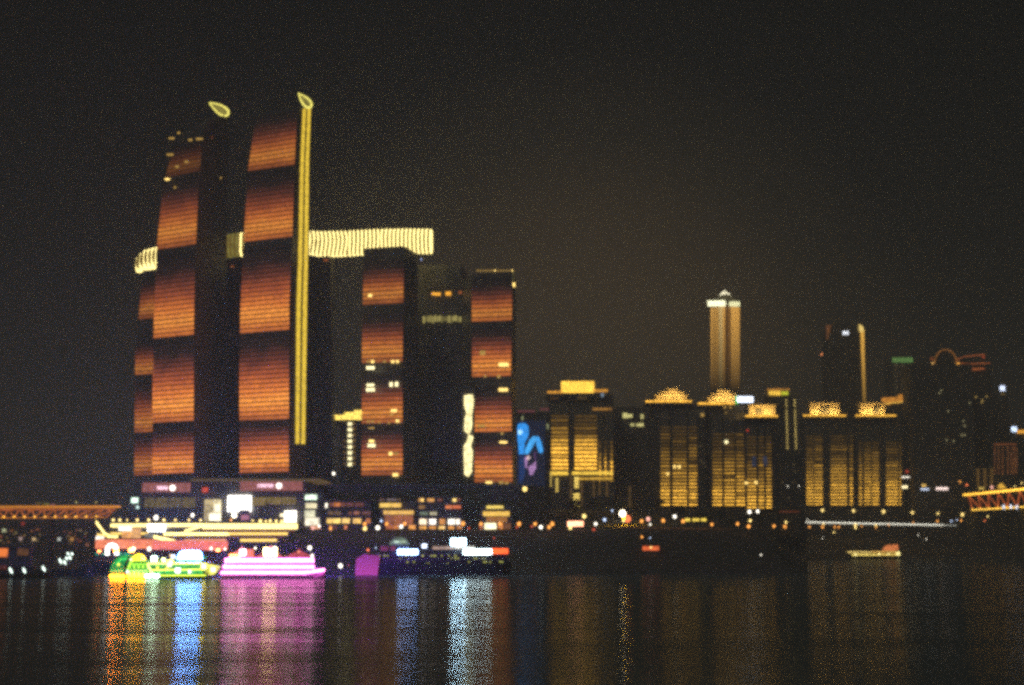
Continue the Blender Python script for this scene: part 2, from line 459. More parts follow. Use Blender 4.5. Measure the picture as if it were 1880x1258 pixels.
# skybridge
root = thing('skybridge', 'long glowing ribbed glass skybridge lying across the tops of the LED towers', 'skybridge', pos(680, 470, 1225))
AX = [(248, 492, 1322, 10), (256, 484, 1320, 16), (268, 478, 1316, 19), (290, 474, 1310, 21), (360, 462, 1284, 22), (432, 450, 1262, 22), (500, 446, 1250, 22), (572, 446, 1240, 22), (590, 449, 1238, 24), (640, 447.5, 1232, 23.5), (690, 444, 1226, 23), (740, 443, 1222, 23), (786, 443.5, 1218, 23), (791, 443.5, 1217, 22.5)]
def axpt(px):
    return [lerp(px, [(a[0], a[i]) for a in AX]) for i in (1, 2, 3)]
def hoop(px, lean, grow=1.0, n=20):
    y, D, r = axpt(px); out = []
    R = r * D / F * grow
    c = pos(px, y, D)
    for k in range(n):
        a = 2 * math.pi * k / n
        out.append(c + Vector((lean * (math.cos(a) ** 2 - .5) * R * -1 + lean * .0, math.sin(a) * R * 1.35, math.cos(a) * R)))
    return out
rings = []
for i in range(90):
    px = 251 + (789.5 - 251) * i / 89
    rings.append(hoop(px, 0, .93))
part(root, 'glazing', MB().loft(rings), em((168, 132, 44), .3, False), smooth=True)
RIB = em((255, 232, 146), 2.0, False)
px = 253.0
while px < 790:
    if px < 300 or 405 < px < 452 or px > 566:
        lean = .0 if px > 700 else (.28 if 560 < px < 640 else .15)
        a = hoop(px, lean); w = (3.4 if px > 300 else 6.6) * axpt(px)[1] / F
        n = len(a); vs = a + [p + Vector((w, 0, 0)) for p in a]
        b0 = [p for p in hoop(px, lean, .9)]; vs += b0 + [p + Vector((w, 0, 0)) for p in b0]
        fs = []
        for k in range(n):
            j = (k + 1) % n
            fs += [(k, j, n + j, n + k), (2 * n + k, 2 * n + j, j, k), (n + k, n + j, 3 * n + j, 3 * n + k)]
        dim = 412 < px < 437
        part(root, 'rib', MB().add(vs, fs), em((150, 142, 66), .6, False, .4) if dim else RIB)
    px += 7.35
mb = MB().loft([[p * 1 for p in hoop(789.6, 0, .95)], [p + Vector((.6, 0, 0)) for p in hoop(789.6, 0, .95)]])
part(root, 'end_cap', mb, STEEL)

# ------------------------------------------------------------------ podium under the tall towers
root = thing('shopping_podium', 'wide terraced shopping podium with rows of yellow light lines under the tall towers', 'podium', (xat(370, 20, 1040), 1060, 14))
part(root, 'wall', MB().prect(256, 880, 562, 1012, 1075, 60), CONC)
part(root, 'wall', MB().prect(556, 905, 592, 1005, 1072, 40), DARKCONC, 'narrow dark annexe of the podium')
part(root, 'roof', MB().prect(350, 879, 588, 883, 1068, 66), em((120, 96, 50), .42, False))
part(root, 'roof', MB().prect(254, 880.5, 350, 884, 1070, 60), CONC)
for (x0, y0, x1, y1, D, dp) in ((200, 960, 549, 974, 1040, 50), (196, 976, 531, 986, 1024, 40), (192, 988, 512, 998, 1008, 40), (176, 998, 545, 1030, 1000, 60)):
    part(root, 'terrace', MB().prect(x0, y0, x1, y1, D, dp), CONC)
YL = em((255, 228, 136), 2.2, True); YLD = em((245, 204, 96), 1.35, False)
def strip(x0, y0, x1, y1, D, h=6, m=None):
    a, b = pos(x0, y0, D), pos(x1, y1, D); hh = h / 2 * D / F
    d = Vector((0, 0, hh)); bk = Vector((0, .6, 0))
    part(root, 'light_strip', MB().hexa([a - d, b - d, b + d, a + d], [a - d + bk, b - d + bk, b + d + bk, a + d + bk]), m or YL)
strip(203, 965, 374, 964, 1039, 6); strip(372, 966.5, 546, 966.5, 1039, 9.5)
strip(300, 980.5, 420, 980.5, 1023, 5.5); strip(420, 980, 528, 980, 1023, 5, YLD); strip(203, 979.5, 272, 979.5, 1023, 4, YLD)
strip(338, 992.5, 415, 992, 1007, 5, em((225, 150, 110), 1, False)); strip(441, 992, 508, 992, 1007, 5, YLD)
strip(338, 976, 380, 963, 1037, 4.5); strip(282, 985.5, 322, 994.5, 1006, 6)
strip(372, 974, 540, 974.5, 1038, 4, em((150, 80, 40), .5, False)); strip(300, 986.5, 520, 986.5, 1022, 4, em((130, 70, 44), .45, False))
strip(176, 958, 192, 980, 1020, 6); strip(192, 980, 202, 985, 1020, 5); strip(178, 981, 215, 987, 1019, 4, YLD); strip(197, 985, 216, 985.5, 1018, 4.5)
lit(root, 'lit_window', 271, 963, 303, 978, 1036, em((255, 255, 250), 4.0), 1)
lit(root, 'lit_window', 217.5, 967, 241, 975, 1035, em((255, 245, 225), 1.6, False), 1)
lit(root, 'lit_window', 223.6, 975, 240.5, 994, 1018, em((235, 165, 90), .95, False, .3), 1); lit(root, 'lit_window', 242, 970, 258, 994, 1018, em((230, 170, 105), .85, False, .3), 1)
lit(root, 'lit_window', 176, 984, 190, 997, 1012, em((255, 235, 215), 1.5, False, .3), 1)
lit(root, 'lit_window', 265, 980, 284, 997, 1012, em((120, 118, 105), .8, False, .4), 1)
BEIGE = em((112, 96, 52), .55, False, .35)
for x0, x1 in ((265, 284), (286, 308), (310, 332), (334, 359)): lit(root, 'lit_window', x0, 914, x1, 932, 1073.6, BEIGE)
for x0, x1, y1 in ((462, 488, 928), (490, 516, 926), (518, 543, 926)): lit(root, 'lit_window', x0, 913, x1, y1, 1073.6, em((140, 118, 52), .6, False, .35))
lit(root, 'lit_window', 375, 917, 392, 957, 1073, em((190, 170, 120), .85, False, .4)); lit(root, 'lit_window', 392, 917, 406, 957, 1073, em((232, 214, 160), .95, False, .4))
lit(root, 'lit_window', 384, 943, 405, 956, 1072, em((255, 246, 215), 1.4, False)); lit(root, 'lit_window', 394, 926, 404, 940, 1072, em((255, 246, 215), 1.2, False))
lit(root, 'screen', 418, 910, 461, 939.5, 1072, em((255, 250, 240), 3.2), 1, 'big blank white video screen')
lit(root, 'lobby_wall', 439, 936, 458, 958, 1070.5, surf('mauve_panel', (.2, .12, .16), .8), 1); lit(root, 'lit_window', 443, 946, 457, 955, 1070, em((190, 120, 140), .7, False, .4))
lit(root, 'lit_window', 522, 938, 544, 959, 1071, em((255, 246, 225), 2.6), 1); lit(root, 'lit_window', 514, 943, 523, 949, 1071.5, em((255, 235, 190), 1.4, False), 1)
for y0, y1, x0, x1, c, s in ((908.5, 917.5, 560, 581.5, (230, 255, 225), 1.4), (924, 933, 561, 581, (255, 240, 190), 1.1), (937, 950, 559, 578, (235, 230, 190), .9), (951, 965, 560, 586, (250, 238, 205), 1.05), (965, 972, 570, 588, (215, 150, 110), .9)):
    lit(root, 'lit_window', x0, y0, x1, y1, 1070, em(c, s, False, .3), 1)
def lightbox(x0, y0, x1, y1, tx0, tx1, ty, rx):
    s = lit(root, 'sign', x0, y0, x1, y1, 1072, em((168, 98, 88), .62, False, .25), 1, 'long pink lit sign with white lettering and a round emblem')
    n = 6; w = (tx1 - tx0) / n
    mbg = MB()
    for k in range(n):
        a = tx0 + k * w
        mbg.prect(a + .3, ty - 3.4, a + 1.5, ty + 3.4, 1071.4, .4); mbg.prect(a + 1.7, ty - 3.2, a + w - .5, ty - 1.9, 1071.4, .4); mbg.prect(a + 1.7, ty + (-.6 if k % 2 else 1.2), a + w - .5, ty + (.8 if k % 2 else 2.6), 1071.4, .4)
        if k % 3: mbg.prect(a + w - 1.9, ty - 3, a + w - .7, ty + 3.2, 1071.1, .3)
    part(root, 'lettering', mbg, em((255, 205, 225), 1.5, False))
    c = pos(rx, ty, 1071); pts = [c + Vector((math.cos(k * math.pi / 8), 0, math.sin(k * math.pi / 8))) * 2.3 for k in range(16)]
    part(root, 'emblem', MB().slab(pts[::-1], .4), em((255, 235, 225), 2.0, False))
lightbox(261.5, 886.5, 349, 903.5, 288, 308, 896, 316.6); lightbox(441, 884, 555, 901, 473, 502, 892, 512)
lit(root, 'beacon', 371, 895, 382, 904.5, 1071, em((205, 70, 40), .8, False, .3))
lit(root, 'sign', 241, 914, 253, 923.5, 1071, em((215, 250, 225), 1.7, False), 1, 'small pale green lit sign on the corner'); lit(root, 'wall_lamp', 250, 929, 254.5, 934, 1071, em((215, 250, 240), 1.2, False), 1)
part(root, 'wall', MB().prect(236, 910, 258, 1000, 1073, 30), DARKCONC)

# long salmon awning on the quay
root = thing('quay_awning', 'long salmon-red glowing awning running along the quay behind the green boat', 'awning', (xat(295, 10, 958), 958, ground(xat(295, 10, 958), 958)))
mb = MB()
for a, b in (((175, 1000), (280, 1000)), ((280, 1001.5), (415.5, 1003.5))):
    p, q = pos(*a, 955), pos(*b, 955); h = Vector((0, 0, 2.7)); bk = Vector((0, 5, .8))
    part(root, 'canopy', MB().hexa([p - h, q - h, q + h, p + h], [p - h + bk, q - h + bk, q + h + bk, p + h + bk]), em((236, 128, 86) if a[0] < 200 else (238, 116, 98), .95, True, .2))
for k in range(9):
    x = 178 + k * 29.5; p = pos(x, 1003, 957.5); g = ground(p.x, 957.5) - .3
    part(root, 'post', MB().tube([(p.x, 957.5, g), (p.x, 957.5, p.z)], .18, 6), STEEL)

# white arch gate
def arch_pts(x0, x1, yt, yb, D, n=14):
    out = [pos(x0, yb, D)]
    for k in range(n + 1):
        a = math.pi - math.pi * k / n
        out.append(pos((x0 + x1) / 2 + (x1 - x0) / 2 * math.cos(a), yt + (x1 - x0) / 2 * (1 - math.sin(a)), D))
    return out + [pos(x1, yb, D)]
p = pos(205, 1021, 948)
solo('arch_gate', 'bright white glowing arch standing on the quay above the stern of the green boat', 'gate',
     MB().tube(arch_pts(197, 214, 1001, 1021.5, 948), 1.35, 8), em((255, 255, 250), 3.0), (p.x, 948, p.z), smooth=True)

# ------------------------------------------------------------------ old style shop row above the bank
def shop(label, x0, x1, y0, D=1064):
    xm = (x0 + x1) / 2; z = zat(y0, D)
    r = thing('shophouse', label, 'shophouse', (xat(xm, 30, D), D, 29.3), 'shophouses above the dark bank')
    part(r, 'wall', MB().box(xat(x0, 35, D), xat(x1, 35, D), D, D + 18, 29, z), DARKCONC)
    return r
def winrow(r, y0, y1, cells, D=1063.2):
    for x0, x1, c, s in cells: lit(r, 'lit_window', x0, y0, x1, y1, D, em(c, s, False, .2))
r = shop('shophouse with brown lit upper floors nearest the podium, a pale lamp at its corner', 594, 682, 919)
part(r, 'roof', MB().prect(592, 917, 684, 920, 1062, 21), ROOFTILE)
BR = (128, 72, 40)
winrow(r, 923, 930, [(605, 612, BR, .7), (613, 624, (215, 125, 50), .8), (625, 634, BR, .8), (636, 650, BR, .5), (652, 668, BR, .5)])
winrow(r, 939, 945, [(602, 612, (120, 92, 50), .7), (614, 626, (120, 92, 50), .7), (640, 645, (150, 90, 50), .5), (649, 660, (190, 120, 80), .5), (665, 680, (130, 80, 50), .5)])
winrow(r, 952, 961, [(600, 610, (250, 205, 100), 1), (611, 625, (255, 215, 110), 1.15), (628, 642, (250, 205, 110), 1.05), (648, 663, (245, 195, 95), 1), (672, 680, (200, 120, 50), .7)])
winrow(r, 965, 973, [(604, 609, (230, 150, 70), 1), (611, 619, (110, 60, 40), .6), (632, 637, (220, 130, 70), .9)])
winrow(r, 924, 933, [(597, 601, (255, 245, 220), 1.5)])
r = shop('shophouse with two tiers of glowing gold eaves and an orange lit front', 698, 763, 921)
part(r, 'roof', MB().prect(696, 915, 737, 919, 1061, 20), ROOFTILE)
winrow(r, 916, 919, [(697, 705, (120, 90, 60), .7), (710, 728, (150, 130, 120), .6), (729, 736, (120, 90, 60), .7)], 1060.6)
winrow(r, 924, 931.5, [(697, 717, (250, 205, 95), 1.0), (717.3, 736.5, (245, 195, 85), .95)], 1061)
winrow(r, 937.5, 944.5, [(704, 730, (245, 190, 90), .95), (730.4, 759.5, (245, 190, 90), .9)], 1060)
winrow(r, 946, 963, [(706, 722, (150, 88, 48), .75), (723, 740, (170, 98, 46), .8), (741, 758, (180, 104, 54), .7)])  # glow on the wall under the eaves, given as emissive boxes
winrow(r, 964, 972.5, [(708, 722, (180, 100, 42), .8), (723, 732, (215, 130, 50), .8), (750, 763, (240, 160, 70), 1)])
r = shop('five-storey shophouse crowded with mixed white, orange and greenish windows', 766, 848, 914)
part(r, 'roof', MB().prect(764, 912, 850, 915, 1061, 21), ROOFTILE)
winrow(r, 914.6, 921, [(768, 771, (200, 140, 60), .8), (772, 778, (255, 205, 110), 1.3), (784, 797, (225, 160, 75), .95), (803, 812, BR, .6), (831, 838, (255, 215, 120), 1.3), (840, 845, BR, .7)])
winrow(r, 928, 934, [(769, 780, (150, 110, 50), .8), (818, 830, (225, 125, 65), .9), (831, 846, (215, 110, 60), .85)])
winrow(r, 940, 946, [(771, 785, (120, 135, 105), .7), (789, 802, (190, 180, 140), .8)])
winrow(r, 953, 963, [(770, 783, (255, 225, 185), 1.3), (788, 800.5, (255, 240, 225), 1.6), (807, 817, (225, 150, 70), .9), (822.5, 835, (255, 245, 225), 1.7), (837, 844.5, (255, 240, 220), 1.5)])
winrow(r, 966, 973, [(770, 783, (235, 165, 65), 1), (788, 800.5, (225, 150, 60), .9), (805, 817, (250, 200, 110), 1), (823, 834, (225, 150, 60), .9), (839, 848, (220, 140, 60), .8)])
r = shop('small shophouse with a stacked gold lit roof and a bright white doorway', 883, 940, 930)
part(r, 'roof', MB().prect(884, 936, 939, 939, 1061, 20), ROOFTILE)
winrow(r, 928.5, 934, [(893, 908, (248, 214, 100), 1.1), (908.3, 924, (248, 214, 100), 1.05)], 1062)
winrow(r, 939.2, 947.5, [(887, 911, (246, 196, 85), 1), (911.3, 935.5, (246, 196, 85), .95)], 1060)
winrow(r, 949, 959, [(893, 931, (170, 110, 45), .75)]); winrow(r, 960.5, 972, [(889.5, 911, (255, 240, 190), 1.7), (880, 887, (180, 95, 50), .7), (914, 924, (205, 125, 55), .8), (926, 938, (130, 80, 40), .6)])  # first box is glow on the wall, put in as emission

# low dark terrace behind the shops
root = thing('hillside_terrace', 'long dark unlit terrace building below the orange LED towers', 'building', (xat(775, 40, 1105), 1110, 30))
part(root, 'wall', MB().prect(596, 893, 955, 975, 1105, 18), DARKCONC)
part(root, 'parapet', MB().prect(594, 889, 957, 893, 1104, 20), CONC)
# ------------------------------------------------------------------ city behind
def bld(name, label, cat, x0, x1, y0, D, depth=25, base=None, mat=None, group=None):
    xm = (x0 + x1) / 2; z = zat(y0, D); zm = (z + 50) / 2
    b = ground(xat(xm, 50, D), D) - 2 if base is None else base
    r = thing(name, label, cat, (xat(xm, zm, D), D + depth / 2, b), group)
    part(r, 'wall', MB().box(xat(x0, zm, D), xat(x1, zm, D), D, D + depth, b, z), mat or DARKCONC)
    return r

GOLD = [em((244, 180, 60), s, False, .3) for s in (.08, .18, .36, .62, .95, 1.35, 1.8)]
def balconies(r, bays, y_hi, y_lo, pitch, D, full=.45, proud=1.2, dimtop=0, seed=1, h=.36, maxrows=99):
    q = random.Random(seed); n = int((y_lo - y_hi) / pitch)
    for k in range(min(n, maxrows)):
        y = y_lo - k * pitch; f = k / max(1, n - 1)
        lvl = 6.3 if f < full * .5 else 6.3 - 6.4 * ((f - full * .5) / (1 - full * .5)) ** .8
        for (a, b) in bays:
            g = lvl + q.uniform(-1.3, .7)
            if q.random() < .05: g -= 2
            i = max(0, min(6, int(round(g))))
            lit(r, 'lit_balcony', a + q.uniform(0, .5), y - pitch * h, b - q.uniform(0, .5), y, D - proud, GOLD[i], 1.0)

def area(parent, p, w, h, power, col, aim):
    """floodlight fixture: a narrow area lamp, as mounted on the eaves"""
    l = bpy.data.lights.new('floodlight', 'AREA'); l.shape = 'RECTANGLE'; l.size = w; l.size_y = 2.2; l.energy = power; l.color = col
    o = bpy.data.objects.new('floodlight', l); C.objects.link(o); o.parent = parent
    o.location = Vector(p) - rootloc(parent)
    o.rotation_euler = Vector(aim).to_track_quat('-Z', 'Y').to_euler()
    return o
FLOOD = (1, .60, .14)
FPOW = 1.9

def gold_roof(r, ledge, tiers, D, door=None, ledge_mat=None):
    """eaves light line, floodlit stone pediment tiers, dark tiled cap"""
    x0, x1, y = ledge
    lit(r, 'roof_light', x0, y - 1.8, x1, y + 1.8, D - 6.5, ledge_mat or em((248, 182, 62), 1.4, False, .3), 1.2)
    part(r, 'cornice', MB().prect(x0, y + 1.9, x1, y + 5, D - 6, 32), CONC)
    for i, (a, b, t, bt) in enumerate(tiers):
        Dt = D + 1 + i * 4
        mb = MB().prect(a, t, b, bt + 1, Dt, 18 - i * 5)
        part(r, 'pediment', mb, STONE)
        part(r, 'roof', MB().prect(a - 1.5, t - 2.2, b + 1.5, t, Dt - 1.5, 21 - i * 5), STONE)
        z = zat(bt, Dt); w = xat(b, z, Dt) - xat(a, z, Dt); hh = zat(t, Dt) - z
        area(r, ((xat(a, z, Dt) + xat(b, z, Dt)) / 2, Dt - 8, z + 1.5), w * .9, .6, FPOW * w * hh * 20, FLOOD, (0, 1, .55 + hh * .02))
    if door:
        a, b, t, bt = door
        part(r, 'dormer', MB().prect(a, t, b, bt, D - .3, 1.2), DARKCONC)

# small gold topped tower behind the LED tower
r = bld('apartment_tower', 'slim tower with a cream glowing roof and one column of round lights above the shophouses', 'tower', 624, 667, 771, 1350, 22, group='gold-roofed towers')
CG = em((250, 214, 96), 1.4, False, .35)
for a in ((612, 762, 634, 771), (632, 757, 650, 771), (650, 753, 667, 771)): lit(r, 'roof_light', *a, 1344, CG, 4)
part(r, 'roof', MB().prect(612, 771, 667, 775, 1344, 30), CONC)
for k in range(8):
    y = 778.5 + k * 10.6
    lit(r, 'lit_window', 638.5, y - 3, 646, y + 3, 1349, CREAM); lit(r, 'lit_window', 648, y - 4, 652, y + 1, 1349, em((150, 112, 50), .6, False))
    if k > 2: lit(r, 'lit_window', 630.5, y - 3, 634, y + 1, 1349, em((130, 98, 46), .5, False))

# building with the blue screen
r = bld('screen_building', 'dark building carrying a large video screen with blue and lilac ribbons', 'building', 944, 1010, 757, 1330, 30)
lit(r, 'roof_light', 950, 753.5, 982, 757, 1329, em((130, 70, 76), .5, False)); lit(r, 'roof_light', 991, 749.5, 1008, 753.5, 1331, em((120, 66, 70), .5, False))
for x, y0, y1 in ((959, 764, 773), (984, 774, 786), (1005.5, 778, 788)): lit(r, 'lit_window', x - 1.6, y0, x + 1.6, y1, 1328.6, em((160, 165, 120), .65, False))
scr = part(r, 'screen', MB().prect(948, 772, 1001, 892, 1328.5, 1.5), em((20, 30, 58), .55, False, .5))
BLUE = em((44, 150, 238), 1.0, True, .2); BLUE2 = em((28, 62, 120), .6, False, .3); LIL = em((176, 132, 188), .8, False, .4)
def spoly(nm, pts, m, d=0): part(scr, nm, MB().slab([pos(x, y, 1327.6 - d) for x, y in pts][::-1], .5), m)
spoly('blue_ribbon', [(950, 781), (954, 777), (964, 777), (970, 783), (971, 797), (968, 806), (963, 812), (963, 834), (953, 834), (950, 800)], BLUE)
spoly('blue_ribbon', [(964, 826), (972, 808), (979, 801), (984, 801), (984, 810), (978, 820), (970, 834), (964, 834)], em((70, 175, 250), 1.0, True, .2), .2)
spoly('blue_ribbon', [(984.5, 801), (989, 802), (994, 812), (997, 826), (995, 833), (989, 830), (985, 818)], em((60, 165, 245), 1.0, True, .2), .1)
spoly('blue_ribbon', [(953, 836), (963, 836), (964, 870), (958, 888), (953, 886)], BLUE2)
spoly('lilac_ribbon', [(970, 858), (980, 850), (984, 846), (984, 860), (978, 872), (973, 872)], LIL); spoly('lilac_ribbon', [(963, 840), (968, 838), (968, 860), (964, 858)], LIL)
spoly('lilac_ribbon', [(980, 832), (984, 828), (984, 845), (981, 845)], em((90, 60, 110), .7, False)); spoly('white_flower', [(967, 838), (971, 836), (974, 841), (971, 845), (967, 844)], em((225, 190, 190), .9, False), .3)
spoly('white_flower', [(951, 790), (956, 788), (960, 793), (957, 798), (951, 798)], em((150, 205, 255), 1.5, False), .3)

# large gold building
D = 1500
r = bld('hotel_tower', 'big hotel tower with a blazing gold roof lantern, next to the blue video screen', 'hotel', 1010, 1127, 724, D, 40)
mb = MB(); mb.prect(1012, 740, 1044, 890, D - 3, 4); mb.prect(1054, 740, 1108, 890, D - 3, 4); mb.prect(1108, 750, 1127, 890, D - 2, 3)
part(r, 'bay', mb, CONC)
lit(r, 'roof_lantern', 1031, 700, 1091, 719, D - 4, em((252, 196, 70), 1.5, True, .2), 14)
lit(r, 'roof_light', 1005, 718, 1033, 722.5, D - 6, em((228, 156, 52), .95, False, .3)); lit(r, 'roof_light', 1090, 714.5, 1116, 720, D - 6, em((228, 156, 52), .85, False, .3))
part(r, 'cornice', MB().prect(1004, 722, 1118, 727, D - 6, 46), CONC)
lit(r, 'roof_light', 1088, 749, 1123, 753.5, D - 4, em((170, 118, 46), .7, False, .4)); lit(r, 'roof_light', 1010, 730, 1024, 733, D - 4, em((90, 60, 30), .6, False))
lit(r, 'roof_light', 1060, 727, 1076, 734, D - 4, em((80, 62, 30), .5, False, .4)); lit(r, 'sign', 1103, 722, 1108.5, 729, D - 6.5, em((120, 140, 160), .8, False))
balconies(r, [(1012, 1043), (1055, 1096)], 752, 862, 7.35, D - 3, full=.6, seed=3, h=.55)
balconies(r, [(1100, 1103.5), (1110, 1113), (1121, 1125)], 800, 888, 7.35, D - 2.5, full=.8, seed=4, h=.6)
lit(r, 'light_strip', 992, 866, 1043, 872.5, D - 5, em((246, 200, 72), 1.15, False, .2)); lit(r, 'light_strip', 1050, 866, 1125, 871.5, D - 5, em((246, 200, 72), 1.1, False, .2)); lit(r, 'light_strip', 1055, 877, 1125, 881, D - 5, em((232, 180, 62), .85, False, .3))
for x, ya, yb, w in ((997.5, 868, 900, 6), (1009.5, 868, 892, 5.5), (1022.5, 878, 900, 5), (1058.5, 876, 893, 8), (1058.5, 906, 932, 11)):
    y = ya
    while y < yb: lit(r, 'lit_window', x - w / 2, y, x + w / 2, y + 3.9, D - 5.2, em((250, 214, 105), 1.2 if w > 7 or x < 1003 else .8, False)); y += 5.4
for x, ya, yb in ((1048, 872, 928), (1090, 880, 912), (1101, 886, 910), (1114.5, 882, 912), (1068, 885, 930)):
    lit(r, 'light_strip', x - 1.6, ya, x + 1.6, yb, D - 4.5, em((110, 82, 40), .55, False, .5))
part(r, 'base', MB().prect(988, 884, 1128, 960, D - 4, 6), DARKCONC)

# dark block
r = bld('office_block', 'black office block with a few pale windows near its top, beside the gold hotel tower', 'building', 1128, 1203, 748, 1560, 30)
for x, y, w, h in ((1148, 763, 9, 9), (1157, 763.5, 8, 6), (1179, 765, 5, 9), (1161, 780, 7, 5), (1171, 780.5, 6, 5), (1177.5, 780, 8, 6)):
    lit(r, 'lit_window', x - w / 2, y - h / 2, x + w / 2, y + h / 2, 1558.6, em((215, 205, 130), 1.0 if w > 7 else .8, False))
lit(r, 'light_strip', 1154, 893, 1159, 932, 1558.6, em((92, 70, 38), .55, False, .5))

# residential row
G = 'gold-roofed riverside apartment towers'
def res(label, body, y_top, D, bays, y_hi, y_lo, pitch, seed, ledge, tiers, door=None, full=.2):
    r = bld('apartment_tower', label, 'tower', body[0], body[1], y_top, D, 34, group=G)
    mb = MB()
    for a, b in bays: mb.prect(a - .8, y_top + 14, b + .8, y_lo + 2, D - 2.2, 3)
    part(r, 'bay', mb, CONC)
    balconies(r, bays, y_hi, y_lo, pitch, D - 2.2, full, 1.0, seed=seed)
    gold_roof(r, ledge, tiers, D + 2, door)
    return r
r = res('gold-roofed apartment tower standing apart, its lit balconies starting just right of the black office block', (1200, 1282), 741, 1500, [(1213, 1230), (1235, 1261), (1265, 1280)], 775, 928, 6.45, 11,
    (1185.5, 1270, 737), [(1203, 1262, 727, 737), (1212, 1256, 721, 727), (1226, 1244, 715.5, 721)])
for x, y, w in ((1238.6, 857, 5), (1247, 857, 6), (1226, 870, 4)): lit(r, 'lit_window', x - w / 2, y - 2.5, x + w / 2, y + 2.5, 1496, WARM)
r = res('gold-roofed apartment tower below the tall floodlit skyscraper, white sign at its roof edge', (1304, 1369), 745, 1500, [(1308.5, 1326), (1330, 1349), (1352, 1369)], 790, 928, 6.45, 12,
    (1281.5, 1348, 741), [(1300, 1352, 731, 741), (1306.6, 1351, 725, 731), (1317, 1340, 719, 725)])
s = lit(r, 'sign', 1353, 728, 1383, 739, 1494, em((225, 236, 255), 2.2, False), 1.2, 'white lit sign with a green left end')
lit(r, 'sign', 1350, 727, 1354.5, 742, 1494.4, em((90, 190, 60), 1.2, False), 1.2, 'green end of the roof sign')
for x, y in ((1333.5, 811.5), (1289.6, 762)): lit(r, 'lit_window', x - 3, y - 3, x + 3, y + 3, 1496, CREAM if x > 1300 else WARMDIM)
for x, y in ((1331, 748), (1341, 748), (1333, 759)): lit(r, 'lit_window', x - 2, y - 2, x + 2, y + 2, 1498, WARMDIM)
r = res('apartment tower with a low golden box roof, right of the white roof sign', (1368, 1424), 768, 1490, [(1372, 1389), (1393, 1403), (1407, 1417)], 792, 933, 6.45, 13,
    (1369, 1428, 764), [(1375, 1423, 745, 764)], (1388, 1399, 751, 761))
for x, y in ((1370.5, 887), (1388, 946 - 60)): lit(r, 'lit_window', x - 3, y - 2.5, x + 3, y + 2.5, 1484, WARM)
lit(r, 'lit_window', 1371, 789, 1374, 792, 1486, em((220, 60, 40), 1, False))
for x in (1384.5, 1405): lit(r, 'lit_window', x - 3.5, 838, x + 3.5, 856, 1485.6, em((50, 62, 92), .5, False, .4))
D = 2120
r = res('gold-roofed apartment tower, left one of the matching pair with shining eaves lines', (1477, 1569), 769, D, [(1480.5, 1494), (1495.5, 1510.5), (1525, 1555), (1560, 1566)], 796, 927, 5.92, 14,
    (1474.5, 1553.5, 763), [(1486, 1541, 741, 763)], (1506, 1522, 747, 762), .5)
r = res('gold-roofed apartment tower, right one of the matching pair with shining eaves lines', (1572, 1657), 769, D, [(1577, 1583), (1587, 1599.5), (1601.5, 1614), (1627, 1649), (1651, 1655)], 806, 927, 5.92, 15,
    (1571, 1646, 763), [(1579, 1625, 741, 763)], (1604, 1614, 747, 762), .5)

# tall floodlit skyscraper
D = 2150
root = thing('skyscraper', 'tall slender gold-lit skyscraper with a white crown and glowing pyramid tip', 'skyscraper', (xat(1330, 200, D), D + 20, 60))
c = [(1304, D + 12), (1334.5, D - 6), (1358, D + 10), (1332, D + 30)]
zb, zt = 60, zat(563, D)
ring = lambda z, g=1: [Vector((xat(1331 + (px - 1331) * g, z, d), d, z)) for px, d in c]
part(root, 'wall', MB().loft([ring(zb), ring(zt)]), DARKGLASS)
FADE = fade_mat('gold_led_column', (234, 172, 78), .02, 2.2)  # floodlight falling off down the facade, put into the emission
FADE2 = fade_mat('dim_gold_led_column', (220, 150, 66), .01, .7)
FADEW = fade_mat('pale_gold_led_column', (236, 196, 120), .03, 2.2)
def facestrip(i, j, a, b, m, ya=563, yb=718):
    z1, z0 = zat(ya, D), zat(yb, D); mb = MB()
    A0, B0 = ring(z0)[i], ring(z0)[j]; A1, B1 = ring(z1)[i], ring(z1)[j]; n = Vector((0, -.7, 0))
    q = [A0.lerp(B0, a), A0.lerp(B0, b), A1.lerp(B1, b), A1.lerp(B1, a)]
    part(root, 'light_strip', MB().hexa([p + n for p in q], q), m)  # each strip stands for floodlit facade, its glow painted as emission
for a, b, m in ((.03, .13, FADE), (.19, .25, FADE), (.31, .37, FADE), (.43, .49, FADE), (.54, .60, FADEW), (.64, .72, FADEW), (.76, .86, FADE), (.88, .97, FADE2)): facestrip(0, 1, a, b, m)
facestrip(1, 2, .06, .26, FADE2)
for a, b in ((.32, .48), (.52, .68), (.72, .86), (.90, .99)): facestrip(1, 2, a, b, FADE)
lit(root, 'crown_light', 1299.5, 552, 1332, 562, D - 10, em((250, 246, 200), 2.2, False), 2); lit(root, 'crown_light', 1339, 553.5, 1358.5, 562.5, D - 8, em((236, 232, 176), 1.5, False), 2)
part(root, 'crown', MB().loft([ring(zat(562.5, D), 1.1), ring(zat(551, D), 1.1)]), CONC)
part(root, 'spire', MB().loft([ring(zat(551, D), 1.0), ring(zat(545, D), .5), ring(zat(541, D), .42)]), em((110, 100, 64), .5, False))
part(root, 'spire_light', MB().loft([ring(zat(541, D), .42), ring(zat(537, D), .3), ring(zat(533.5, D), .06)]), em((250, 240, 200), 1.6, False))

